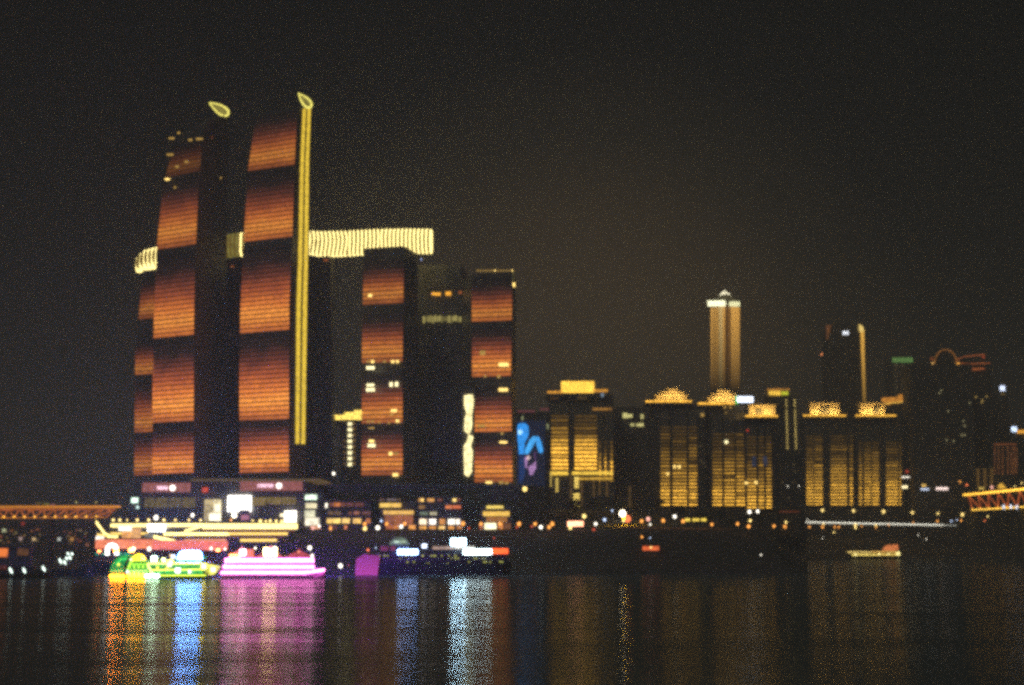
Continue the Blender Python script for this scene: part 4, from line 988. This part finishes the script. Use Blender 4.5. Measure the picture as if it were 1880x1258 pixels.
# right river boat
D = 1840
r = thing('river_boat', 'small gold lit river boat with an orange upper cabin out on the dark right water', 'boat', (xat(1606, 5, D), D, 0))
part(r, 'hull', hull(1556, 1653, 1019.5, D, 12, .1, bow_right=False), HULLDARK)
part(r, 'cabin', MB().prect(1566, 1013, 1650, 1020, D - 4, 8), surf('dark_cabin_paint', (.05, .05, .06), .5))
for x0, x1, y, h, c, s in ((1556, 1600, 1013.6, 2.2, (250, 214, 120), 1.2), (1600, 1646, 1013.4, 2.2, (246, 190, 90), 1.1), (1564, 1608, 1018.8, 3, (252, 220, 110), 1.35), (1609, 1650, 1018.4, 3, (250, 210, 100), 1.2)): lit(r, 'deck_light', x0, y - h / 2, x1, y + h / 2, D - 6.6, em(c, s, False, .2), 1)
for x, y, w in ((1571, 1018.5, 4), (1614, 1017.5, 3.5), (1649, 1016.5, 6.5), (1631, 1017, 3)): lit(r, 'lamp', x - w / 2, y - w / 2, x + w / 2, y + w / 2, D - 7.2, em((255, 235, 150), 1.8, False), .5)
part(r, 'upper_cabin', MB().slab([pos(x, y, D - 4) for x, y in ((1622, 1011.5), (1626, 1004), (1634, 1000.5), (1649, 1000), (1649, 1011))][::-1], 8), em((226, 128, 72), .95, False, .3))

# orange boat cabin, built as a kiosk low on the bank
D = 985; p = pos(1195, 1012, D)
r = thing('kiosk', 'lone orange lit kiosk low on the dark bank in the middle of the picture', 'kiosk', (p.x, D, ground(p.x, D)))
part(r, 'wall', MB().prect(1179, 1011, 1211, 1018, D, 5), DARKCONC); part(r, 'roof', MB().prect(1177, 1001, 1213, 1003, D - 1, 7), ROOFTILE)
lit(r, 'window', 1180.5, 1003, 1195, 1011, D - .2, em((214, 96, 50), .95, True, .3), 3); lit(r, 'window', 1195.6, 1003, 1210, 1011, D - .2, em((220, 100, 52), .95, True, .3), 3); lit(r, 'lamp', 1193.5, 1003.5, 1197, 1007, D - .9, em((255, 205, 120), 1.5))

# barges on the left with deck lamps
def barge(label, x0, x1, yd, D):
    r = thing('barge', label, 'barge', (xat((x0 + x1) / 2, 2, D), D, 0), 'dark moored barges')
    part(r, 'hull', hull(x0, x1, yd, D, 9, .1), HULLDARK); part(r, 'deckhouse', MB().prect(x0 + (x1 - x0) * .7, yd - 9, x1 - 8, yd, D - 2, 4), HULLDARK)
    return r
r1 = barge('dark moored barge with three slanting white lamps at the left picture edge', -30, 98, 1054, 800)
r2 = barge('dark moored barge with a cluster of white lamps, left of the green boat', 92, 172, 1045, 850)
def slantlamp(r, x, y, h, D):
    mb = MB().tube([pos(x - h * .22, y - h / 2, D - 2), pos(x - h * .05, y, D - 2), pos(x + h * .25, y + h / 2, D - 2)], [.25, .75, .3], 6)
    part(r, 'deck_lamp', mb, em((232, 255, 240), 1.7))
    part(r, 'lamp_post', MB().tube([pos(x, y + h * .3, D - 1.4), pos(x, y + h * .3 + 14, D - 1.4)], .12, 5), STEEL)
for x, y, h in ((20, 1047.5, 11), (44.6, 1047.5, 10), (80.4, 1044, 10)): slantlamp(r1, x, y, h, 797)
for x, y, h in ((111, 1030, 10), (119, 1032.5, 8), (122.4, 1025, 6), (128.5, 1024, 7), (125, 1016.5, 5), (132.4, 1017, 5)): slantlamp(r2, x, y, h, 847)
D = 900
r = thing('houseboat', 'orange lit houseboat cut off by the left picture edge', 'houseboat', (xat(0, 5, D), D, 0))
part(r, 'hull', MB().prect(-60, 1040, 60, 1056, D - 4, 9), HULLDARK); part(r, 'cabin', MB().prect(-50, 1006, 55, 1040, D - 2, 6), DARKCONC)
lit(r, 'window', -40, 1007, 14, 1023, D - 2.4, em((226, 118, 50), .95, True, .3)); lit(r, 'window', 32, 1007, 52, 1020, D - 2.4, em((104, 66, 30), .5, False, .5)); part(r, 'roof', MB().prect(-55, 1003, 58, 1006, D - 3, 8), ROOFTILE)
lit(r, 'window', -30, 1038, 12, 1046, D - 4.4, em((104, 44, 26), .5, False, .4))

# far-left riverside buildings under the bridge
q = random.Random(8)
for i, (x0, x1, y0, lab) in enumerate(((-10, 52, 962, 'low dim building under the bridge at the left picture edge'), (54, 112, 966, 'low dim building with a few warm windows under the middle of the left bridge'), (114, 168, 965, 'low dim brownish building under the bridge, next to the podium stairs'))):
    r = bld('quay_house', lab, 'building', x0, x1, y0, 1880 - i * 40, 20, base=4, group='quay houses under the left bridge'); D = 1880 - i * 40
    part(r, 'roof', MB().prect(x0 - 1, y0 - 2, x1 + 1, y0, D - 1, 22), ROOFTILE)
    for k in range(16):
        x = q.uniform(x0 + 3, x1 - 4); y = q.uniform(y0 + 6, 998); w = q.uniform(2, 6)
        lit(r, 'lit_window', x - w / 2, y - 1.4, x + w / 2, y + 1.4, D - 1.2, em(q.choice(((150, 90, 40), (120, 100, 46), (130, 60, 34), (150, 130, 80))), q.choice((.4, .6, .9)), False))
    for x, y, c in ((62, 990, (255, 215, 150)), (84, 991, (180, 140, 70)), (108.4, 990, (235, 240, 230)), (132, 990, (226, 160, 80)), (42, 961.5, (170, 60, 44)), (37.6, 989, (215, 180, 170)), (7, 974, (225, 230, 180)), (160, 1000, (150, 90, 50))):
        if x0 <= x < x1: lit(r, 'wall_lamp', x - 3, y - 3, x + 3, y + 3, D - 2, em(c, .7, False))
# ------------------------------------------------------------------ lamps along banks and roads
POLE = MB().tube([(0, 0, 0), (0, 0, 1)], 1, 8).mesh('pole', STEEL)
HEADS = {}
def head_mesh(m):
    if m.name not in HEADS:
        mb = MB(); rings = []
        for i in range(7):
            a = -math.pi / 2 + math.pi * (i + .15) / 6.3
            rings.append([Vector((math.cos(a) * math.cos(k * math.pi / 5), math.cos(a) * math.sin(k * math.pi / 5), math.sin(a))) for k in range(10)])
        HEADS[m.name] = mb.loft(rings).mesh('lamp_head', m, smooth=True)
    return HEADS[m.name]
LC = {'o': ((245, 160, 70), 1.5), 'O': ((240, 120, 70), 1.6), 'y': ((255, 220, 130), 1.8), 'w': ((255, 246, 225), 2.2), 'b': ((200, 220, 255), 1.6), 'r': ((200, 80, 50), .9), 'p': ((250, 180, 160), 1.3), 'W': ((255, 236, 200), 6.0), 'Y': ((255, 190, 14), 160.0)}
def lamp(px, py, size, c, label, group=None, Dp=1050, D=None, base=None, name='street_lamp', cat='street lamp', hgt=6, bank=False):
    if D is None:
        best = None
        for d in range(935, 2300, 6):
            p = pos(px, py, d); g = ground(p.x, d)
            sc_ = abs(p.z - g - hgt) + .012 * abs(d - Dp)
            if best is None or sc_ < best[0]: best = (sc_, d)
        D = best[1]
    p = pos(px, py, D); g = ground(p.x, D) if base is None else base
    if g > p.z - .5: g = p.z - 2
    col, s = LC[c]
    r = thing(name, label, cat, (p.x, D, g), group)
    R = max(.25, (size - 1.6) / 2 * D / F)
    po = bpy.data.objects.new('pole', POLE); C.objects.link(po); po.parent = r; po.scale = (.12, .12, p.z - g - R * .5)
    h = bpy.data.objects.new('lamp_head', head_mesh(em(col, s, c in 'WYwyoOp' and size > 6))); C.objects.link(h); h.parent = r
    h.location = (0, 0, p.z - g); h.scale = (R, R, R * 1.1)
    return r
g1 = 'lamps along the waterfront road'
for a in (
    (693.5, 969, 9, 'w', 'big whitish lamp in the gap between the brown shophouse and the gold-eaved one'),
    (669.6, 962, 8, 'o', 'orange lamp at the right corner of the brown lit shophouse'),
    (670, 970.6, 9, 'y', 'yellow lamp under the orange one at the corner of the brown lit shophouse'),
    (700, 956.5, 6, 'b', 'blue-white lamp at the left edge of the gold-eaved shophouse'),
    (710, 962, 8, 'o', 'orange lamp before the left part of the gold-eaved shophouse'),
    (736.6, 967, 8, 'w', 'white lamp low before the middle of the gold-eaved shophouse'),
    (743, 962, 8, 'o', 'orange lamp before the right part of the gold-eaved shophouse'),
    (632, 942.5, 8, 'w', 'white lamp high before the brown lit shophouse'),
    (850, 961.5, 9, 'o', 'orange lamp at the right corner of the five-storey shophouse'),
    (861, 970, 6, 'r', 'dim reddish lamp between the five-storey and the small shophouse'),
    (877, 945, 9, 'y', 'yellow lamp level with the gold roof of the small shophouse'),
    (883, 962, 8, 'o', 'orange lamp left of the white doorway of the small shophouse'),
    (918, 962, 8, 'o', 'orange lamp right of the white doorway of the small shophouse'),
    (953, 962, 9, 'o', 'first orange lamp right of the small shophouse'),
    (982.5, 962, 8, 'o', 'second orange lamp right of the small shophouse'),
    (1014, 962, 9, 'o', 'third orange lamp right of the small shophouse, near the pinkish glow'),
    (949, 968, 6, 'r', 'dim reddish lamp low beside the first orange lamp right of the shops'),
    (976, 967, 6, 'r', 'dim reddish lamp low between two orange lamps right of the shops'),
    (1008, 968, 8, 'o', 'low orange lamp just left of the pinkish white glow'),
    (993, 968, 8, 'w', 'white lamp among the orange lamps right of the shops'),
    (972, 931.5, 6, 'w', 'lone small white lamp high above the orange lamps right of the shops'),
    (1047, 969, 8, 'y', 'warm white lamp at the foot of the pinkish white glow'),
    (1072.5, 948, 9, 'y', 'yellow lamp up right of the pinkish white glow'),
    (1093.6, 962, 7, 'w', 'white lamp right of the pinkish white glow'),
    (1090, 972.5, 7, 'r', 'red lamp under a white one, right of the pinkish glow'),
    (1110, 954.5, 7, 'b', 'faint blue-white lamp between the pinkish glow and the biggest lamp'),
    (1124, 937.5, 5, 'b', 'small blue lamp up left of the biggest white lamp'),
    (1145, 956.5, 6, 'y', 'small yellow lamp under the biggest white lamp'),
    (1178, 957, 8, 'o', 'orange lamp right of the big orange-red ball lamp'),
    (1190, 953, 9, 'p', 'pink lamp right of the big orange-red ball lamp'),
    (1193.5, 963, 5, 'w', 'small white lamp under the pink one'),
    (1217.6, 956, 8, 'o', 'orange lamp below the first gold-roofed apartment tower'),
    (1238.7, 948.7, 8, 'w', 'yellowish white lamp below the first gold-roofed apartment tower'),
    (1254, 957, 8, 'o', 'orange lamp at the left end of the yellow shop strip'),
    (1307, 963, 7, 'o', 'orange lamp right of the yellow shop strip'),
    (1354, 962, 7, 'o', 'orange lamp below the tower with the white roof sign'),
    (1374.5, 966.7, 8, 'o', 'orange lamp under a stack of three pale lamps'),
    (1377, 956, 7, 'y', 'yellowish lamp in the middle of a stack of pale lamps'),
    (1376, 940, 8, 'w', 'white lamp at the top of a stack of lamps, left one of two'),
    (1391, 939, 7, 'w', 'white lamp at the foot of the box-roofed tower, right one of two'),
    (1421, 966, 7, 'o', 'orange lamp left of the white viaduct line'),
    (1178.6, 986, 6, 'o', 'small orange lamp on the dark bank above the orange kiosk'),
    (1193.5, 988, 4, 'b', 'tiny bluish lamp on the dark bank above the orange kiosk'),
    (1397, 1019, 4, 'w', 'single tiny white lamp low on the dark bank below the box-roofed tower'),
    (607, 971, 7, 'o', 'orange lamp at the left foot of the brown lit shophouse'),
): lamp(*a[:4], a[4], g1)
lamp(1143, 943, 13, 'W', 'biggest and brightest white ball lamp over the waterfront road', g1)
lamp(1152, 952.7, 14, 'O', 'big orange-red ball lamp touching the biggest white one', g1)
lamp(1146, 951, 7, 'Y', 'small intense yellow lamp between the two big ball lamps', g1)
lamp(963.6, 898, 10, 'y', 'warm white ball lamp below the blue and lilac screen', D=1250, hgt=10)
lamp(612.6, 869.5, 7, 'w', 'white lamp high over the dark terrace, left of the cut-off LED tower', D=1110, base=zat(895, 1110))
g2 = 'lamps on the podium terrace'
for x, y, s, c, l in ((195, 955, 0, 'y', ''), (208, 955, 7, 'y', 'first yellow lamp at the left end of the podium terrace'), (220, 955, 7, 'y', 'second yellow lamp on the podium terrace'), (233.5, 955, 5, 'y', 'third, smaller yellow lamp on the podium terrace'), (252, 955, 7, 'y', 'fourth yellow lamp on the podium terrace, before the corner'), (273, 955, 7, 'y', 'yellow lamp left of the tall white terrace lamp'),
                   (286.5, 950.5, 10, 'w', 'tall white lamp on the podium terrace above the white screen'), (301, 955, 7, 'y', 'yellowish lamp right of the tall white terrace lamp'), (322, 955, 6, 'y', 'yellow lamp on the middle of the podium terrace'), (347, 955, 6, 'y', 'yellow lamp left of the oval blue-white terrace lamp'), (353.5, 946, 8, 'w', 'tall white lamp on the podium terrace left of the beige lobby'), (368, 955, 6, 'y', 'small yellow lamp by the beige lobby'),
                   (424, 955, 6, 'o', 'small orange lamp under the blank white video screen'), (430, 946, 10, 'W', 'white lamp hanging just under the blank white video screen'), (464, 956, 5, 'y', 'small yellow lamp right of the mauve panel'), (478, 957, 8, 'y', 'first of four yellow lamps left of the white lit box'), (488, 957, 6, 'y', 'second of four yellow lamps left of the white lit box'), (496, 956.5, 7, 'y', 'third of four yellow lamps left of the white lit box'), (507, 957, 7, 'y', 'fourth of four yellow lamps left of the white lit box'), (517.5, 958, 8, 'y', 'warm lamp at the foot of the white lit box'), (586, 966, 6, 'w', 'small white lamp at the right foot of the podium annexe'), (575, 970, 7, 'p', 'pinkish lamp at the foot of the podium annexe')):
    if s: lamp(x, y, s, c, l, g2, D=1037, base=zat(960.5, 1037))
g3 = 'lamps along the quay'
for x, y, s, c, l, D in ((245, 1008, 9, 'w', 'white quay lamp above the yellow dome of the green boat', 945), (274, 1008, 9, 'w', 'white quay lamp at the joint of the salmon awning', 945), (387.5, 1007, 7, 'w', 'white quay lamp near the right end of the salmon awning', 945), (413, 1008, 6, 'w', 'white quay lamp at the very right end of the salmon awning', 945),
                   (469, 1006.5, 6, 'w', 'bluish white quay lamp between two roof pavilions of the pink boat', 945), (505, 1006, 7, 'w', 'white quay lamp behind the middle roof pavilion of the pink boat', 945), (568.5, 1006, 9, 'w', 'white quay lamp behind the bow of the pink boat', 945), (625, 1039, 9, 'w', 'white lamp on a floating buoy between the pink boat and the dark ship', 890), (640, 1038, 4, 'r', 'tiny red lamp beside the magenta ship stern', 890), (675.5, 1010, 6, 'O', 'small reddish lamp above the magenta ship stern', 940), (690, 1006, 4, 'b', 'tiny bluish lamp left of the glass dome of the dark ship', 950), (907, 988, 5, 'r', 'dim reddish lamp on the bank above the orange sign of the dark ship', 985)):
    lamp(x, y, s, c, l, g3, D=D, base=-.5 if D == 890 else None)
# added lamps that put coloured reflections on the water under the boats
g4 = 'floodlights on the quay edge'
for x, y, s, col, st, l in ((182, 1012, 5, (240, 110, 50), 16, 'orange floodlight at the left end of the salmon awning'), (213, 1011, 8, (255, 112, 22), 60, 'orange floodlight behind the paddle box of the green boat'), (241, 1010, 9, (255, 150, 60), 60, 'orange floodlight between the white arch and the yellow dome'), (400, 1010, 6, (240, 130, 60), 16, 'orange floodlight between the green and the pink boat')):
    p = pos(x, y, 942); r = thing('floodlight', l, 'floodlight', (p.x, 942, ground(p.x, 942)), g4)
    part(r, 'post', MB().tube([(p.x, 942.4, ground(p.x, 942) - .2), (p.x, 942.4, p.z)], .15, 6), STEEL); lit(r, 'lamp', x - s / 2, y - s / 3, x + s / 2, y + s / 3, 941.5, em(col, st), .6)
g5 = 'lamps along the right riverside road'
for x, y, s, l in ((1450, 935, 8, 'leftmost of the high yellowish road lamps on the right, over a short orange roof line'), (1510, 937, 7, 'high yellowish road lamp under the left tower of the matching pair'), (1567, 938, 7, 'high yellowish road lamp between the matching pair of towers'), (1622, 939.5, 8, 'high yellowish road lamp under the right tower of the matching pair'), (1675, 941, 7, 'high yellowish road lamp under the left side of the arched tower'), (1722, 943, 6, 'high yellowish road lamp under the middle of the arched tower'), (1767, 945, 8, 'high yellowish road lamp just left of the right bridge'), (1778.5, 948.6, 6, 'high yellowish road lamp under the start of the right bridge')):
    lamp(x, y, s, 'y', l, g5, D=2004, base=pos(x, 962, 2004).z - .5)
for x, y, s, c, l in ((1441, 967, 8, 'o', 'orange lamp below the left end of the viaduct line'), (1443, 959, 6, 'y', 'yellow lamp right at the left tip of the viaduct line'), (1472, 967.7, 6, 'o', 'first orange lamp hanging under the viaduct line'), (1486, 967.7, 6, 'o', 'second orange lamp under the viaduct line'), (1510, 968, 7, 'o', 'third orange lamp under the viaduct line'), (1512, 962.5, 5, 'y', 'small yellow lamp on the viaduct above the third orange one'), (1532.5, 967.6, 6, 'o', 'left lamp of an orange pair under the viaduct line'), (1540, 967.6, 6, 'o', 'right lamp of an orange pair under the viaduct line'), (1570.5, 964, 7, 'y', 'tall yellow lamp under the viaduct line, left of centre'), (1570.5, 969, 6, 'y', 'lower twin of the tall yellow lamp under the viaduct'), (1582, 966.5, 5, 'o', 'orange lamp right of the tall yellow one under the viaduct'), (1608, 964.5, 6, 'y', 'slim yellow lamp under the middle of the viaduct line'), (1608, 969, 5, 'o', 'small orange lamp below the slim yellow one'), (1631.6, 964, 5, 'o', 'orange lamp under the right half of the viaduct line'), (1677, 959.5, 5, 'o', 'orange lamp on the viaduct under the arched tower'), (1721, 957, 6, 'o', 'orange lamp over the right end of the viaduct line'), (1764.5, 956, 6, 'o', 'orange lamp past the right end of the viaduct line'), (1808, 956, 5, 'O', 'reddish lamp on the bank below the right bridge'), (1814, 948, 5, 'y', 'faint yellowish lamp below the lower line of the right bridge'), (1531, 977.5, 5, 'y', 'small yellow lamp on the bank below the viaduct'), (1510, 988, 3.6, 'w', 'tiny white lamp near the water below the matching pair of towers'), (1686, 983, 3.6, 'w', 'tiny white lamp on the dark right bank, upper one of two'), (1701, 990, 3.8, 'w', 'tiny white lamp on the dark right bank, lower one of two'), (1467, 953.8, 3.5, 'w', 'tiny white lamp above the left tip of the viaduct, left of two'), (1483, 953.8, 3.5, 'w', 'tiny white lamp above the left tip of the viaduct, right of two'), (1747, 957, 5, 'b', 'bluish lamp at the right tip of the viaduct line'), (1757, 954.5, 4, 'b', 'tiny bluish lamp right above the viaduct tip'),
                   (1467, 893, 3.5, 'w', 'tiny white lamp left of the matching pair of towers, right of two'), (1446, 893, 3.5, 'w', 'tiny white lamp left of the matching pair of towers, left of two'), (1762.6, 884.5, 6, 'o', 'orange lamp up left of the right bridge'), (1775, 890.5, 6, 'O', 'reddish lamp above the start of the right bridge'), (1876, 887, 5, 'y', 'yellow lamp over the right bridge railing at the picture edge'), (1863, 893, 4.5, 'y', 'small yellow lamp over the right bridge railing'), (1821, 895, 8, 'p', 'pink-white lamp between the low block and the gold pavilion')):
    va, vb = pos(1456, 959.5, 2010), pos(1756, 966, 1985)
    if 1456 <= x <= 1760 and 950 < y < 972:
        k = (x - 1456) / 300; vd = 2010 - 25 * k; zt = va.z + (vb.z - va.z) * k; p = pos(x, y, vd - 2.2)
        lamp(x, y, s, c, l, g5, D=vd - 2.2, base=min(p.z - .6, zt) if p.z > zt else p.z - 1.5)
    elif 930 < y < 950 and x < 1800: lamp(x, y, s, c, l, g5, D=2004, base=va.z)
    elif y > 972: lamp(x, y, s, c, l, g5, D=1955, base=-1)
    elif x < 1448: lamp(x, y, s, c, l, g5, D=1632)
    elif y < 900 and x < 1500: lamp(x, y, s, c, l, g5, D=1632)
    else: lamp(x, y, s, c, l, g5, D=2060)

# little lit signs and shops on the road
def sign(label, x0, y0, x1, y1, D, col, s):
    p = pos((x0 + x1) / 2, y1, D); g = ground(p.x, D)
    r = thing('road_sign', label, 'sign', (p.x, D, g), 'lit signs along the road')
    part(r, 'post', MB().tube([(p.x, D + .5, g - .3), (p.x, D + .5, p.z)], .2, 6), STEEL)
    lit(r, 'sign_panel', x0, y0, x1, y1, D, em(col, s, x1 - x0 > 20, .2), .5); return r
sign('white strip sign right of the matching pair of towers', 1655, 874.5, 1670, 878, 2060, (245, 235, 215), 1.4)
sign('red round sign above the white strip sign', 1662.5, 863.5, 1668, 868.5, 2062, (190, 70, 50), .9)
sign('yellowish sign below the white strip sign', 1656, 891.5, 1666.5, 897, 2060, (255, 236, 180), 1.8)
sign('blue-white strip sign under a yellow one below the arched tower', 1690.5, 897, 1705.5, 900, 2060, (215, 228, 255), 1.7)
sign('yellow sign above the blue-white strip below the arched tower', 1692.5, 889, 1700.5, 893.5, 2062, (250, 200, 100), 1.2)
sign('wide pinkish white sign left of the right bridge', 1718.5, 894.5, 1741, 900, 2060, (255, 226, 215), 1.6)
sign('wide pinkish white glow of a kiosk front on the waterfront road', 1042, 957, 1071, 966.5, 1062, (255, 170, 130), 3.0)
for i, (a, b) in enumerate(((1257.5, 1267), (1271.5, 1284), (1287, 1296.5))): sign(('left', 'middle', 'right')[i] + ' one of three yellow shop strips below the towers', a, 952, b, 957, 1085, (240, 205, 80), 1.15)
r = bld('kiosk_roof_line', 'short building with a thin dim orange roof line left of the high road lamps', 'building', 1431, 1470, 938.5, 1640, 8, base=26); r.name = 'quay_house'
lit(r, 'roof_light', 1431, 938.5, 1468, 940.5, 1639, em((130, 62, 34), .6, False, .4)); part(r, 'roof', MB().prect(1430, 937, 1471, 938.5, 1639, 10), ROOFTILE)
# guard rail along the road
D = 1052; a, b = pos(1130, 968, D), pos(1345, 972, D)
r = thing('guard_rail', 'long faintly lit guard rail along the waterfront road right of the shops', 'railing', (a.x, D, 30))
part(r, 'rail', MB().tube([a, b], .35, 6), em((120, 76, 42), .32, False, .5))
for k in range(14):
    p = a.lerp(b, k / 13); part(r, 'post', MB().tube([(p.x, D, ground(p.x, D) - .2), p], .1, 5), STEEL)

# ------------------------------------------------------------------ trees
def tree_mesh(seed):
    q = random.Random(seed); tr = MB().tube([(0, 0, -.5), (.1, 0, 3), (.2, .1, 6.5)], [.45, .34, .16], 7)
    cl = []
    for k in range(6):
        a = k * 1.05 + q.random(); e = Vector((math.cos(a) * 2.6, math.sin(a) * 2.6, 6 + q.uniform(0, 2.4)))
        tr.tube([(.1, 0, 3 + .4 * k * .5), e], [.16, .06], 5); cl.append((e, q.uniform(1.3, 2.1)))
    cl.append((Vector((0, 0, 8.4)), 2.1)); lv = MB()
    for c, R in cl:
        for _ in range(70):
            d = Vector((q.gauss(0, 1), q.gauss(0, 1), q.gauss(0, .8))).normalized() * R * q.uniform(.35, 1.08)
            p = c + d; u = Vector((q.gauss(0, 1), q.gauss(0, 1), q.gauss(0, 1))).normalized() * q.uniform(.25, .5); w = u.orthogonal().normalized() * q.uniform(.2, .4)
            lv.add([p - u, p + w, p + u, p - w], [(0, 1, 2, 3)])
    return tr.mesh('trunk', BARK), lv.mesh('crown', LEAF)
TM = [tree_mesh(s) for s in (1, 2, 3)]
q = random.Random(5)
TG = 'dark trees along the waterfront'
def tree(px, D, h, label):
    x = (px - 940) / F * D; g = ground(x, D)
    t, c = TM[q.randrange(3)]
    r = thing('tree', label, 'tree', (x, D, g), TG); r.rotation_euler = (0, 0, q.uniform(0, 6)); s = h / 10; r.scale = (s, s, s)
    for n, m in (('trunk', t), ('crown', c)):
        o = bpy.data.objects.new(n, m); C.objects.link(o); o.parent = r
for i in range(15): tree(606 + i * 24 + q.uniform(-6, 6), 1090 + q.uniform(-6, 5), q.uniform(13, 20), 'dark leafy tree between the shophouses and the LED towers')
for i in range(11): tree(1186 + i * 23 + q.uniform(-7, 7), 1400 + q.uniform(-25, 25), q.uniform(11, 19), 'dark leafy tree at the foot of the gold-roofed towers')
for i in range(7): tree(1015 + i * 22 + q.uniform(-7, 7), 1300 + q.uniform(-25, 25), q.uniform(12, 18), 'dark leafy tree at the foot of the gold hotel tower')

# ------------------------------------------------------------------ air, sky, camera
HAZE = 0.00042
if HAZE:
    m = bpy.data.materials.new('city_haze'); m.use_nodes = True; nt = m.node_tree; nt.nodes.clear()
    o = nt.nodes.new('ShaderNodeOutputMaterial'); v = nt.nodes.new('ShaderNodeVolumePrincipled')
    v.inputs['Color'].default_value = (.9, .88, .86, 1); v.inputs['Density'].default_value = HAZE; v.inputs['Anisotropy'].default_value = 0.0
    nt.links.new(v.outputs[0], o.inputs['Volume'])
    struct('haze', MB().box(-5000, 5000, -100, 6000, -9, 440), m, 'stuff')

SUN_EL, SUN_AZ = math.radians(24), math.radians(200)
w = bpy.data.worlds.new('World'); sc.world = w; w.use_nodes = True; nt = w.node_tree; nt.nodes.clear()
out = nt.nodes.new('ShaderNodeOutputWorld'); bg = nt.nodes.new('ShaderNodeBackground'); bg2 = nt.nodes.new('ShaderNodeBackground'); add = nt.nodes.new('ShaderNodeAddShader')
sky = nt.nodes.new('ShaderNodeTexSky'); sky.sky_type = 'NISHITA'; sky.sun_disc = False; sky.sun_elevation = SUN_EL; sky.sun_rotation = SUN_AZ
nt.links.new(sky.outputs[0], bg.inputs['Color']); bg.inputs['Strength'].default_value = .0002
# the night sky's own glow over the city: brightest low above the built-up bank
tc = nt.nodes.new('ShaderNodeTexCoord'); dp = nt.nodes.new('ShaderNodeVectorMath'); dp.operation = 'DOT_PRODUCT'
gd = Vector(((1080 - 940) / F, 1, .11)).normalized(); dp.inputs[1].default_value = gd
nm = nt.nodes.new('ShaderNodeVectorMath'); nm.operation = 'NORMALIZE'
nt.links.new(tc.outputs['Generated'], nm.inputs[0]); nt.links.new(nm.outputs[0], dp.inputs[0])
rp = nt.nodes.new('ShaderNodeValToRGB'); cr = rp.color_ramp
set_ramp(cr, [(0, (8, 9, 8)), (.90, (8, 9, 8)), (.945, (10, 11, 9)), (.972, (15, 15, 12)), (.986, (36, 32, 23)), (.996, (64, 53, 36)), (1, (74, 61, 41))])
nt.links.new(dp.outputs['Value'], rp.inputs[0]); nt.links.new(rp.outputs[0], bg2.inputs['Color']); bg2.inputs['Strength'].default_value = 1
nt.links.new(bg.outputs[0], add.inputs[0]); nt.links.new(bg2.outputs[0], add.inputs[1]); nt.links.new(add.outputs[0], out.inputs['Surface'])

sl = bpy.data.lights.new('moon', 'SUN'); sl.energy = .32; sl.angle = math.radians(12); sl.color = (1, .98, .80)  # added fill lamp: lifts the dark faces and brightens the haze
so = bpy.data.objects.new('moon', sl); C.objects.link(so)
so.rotation_euler = Vector((.35, .6, -.7)).to_track_quat('-Z', 'Y').to_euler()

cam = bpy.data.cameras.new('camera'); co = bpy.data.objects.new('camera', cam); C.objects.link(co); sc.camera = co
co.location = (0, 0, HC); co.rotation_euler = (math.pi / 2 + TH, 0, 0)
cam.sensor_width = 36; cam.lens = 36 * F / 1880; cam.clip_end = 20000; cam.clip_start = 1
cam.dof.use_dof = True; cam.dof.focus_distance = 640; cam.dof.aperture_fstop = .05 / 1.0

sc.view_settings.view_transform = 'Standard'; sc.view_settings.look = 'None'; sc.view_settings.gamma = 1; sc.view_settings.exposure = 0
sc.view_settings.use_curve_mapping = False
sc.cycles.use_denoising = False
sc.cycles.pixel_filter_type = 'GAUSSIAN'; sc.cycles.filter_width = 3.8
sc.cycles.max_bounces = 4; sc.cycles.diffuse_bounces = 2; sc.cycles.glossy_bounces = 2; sc.cycles.volume_bounces = 0; sc.cycles.transmission_bounces = 1
sc.cycles.sample_clamp_direct = 16; sc.cycles.sample_clamp_indirect = 16; sc.cycles.use_light_tree = True
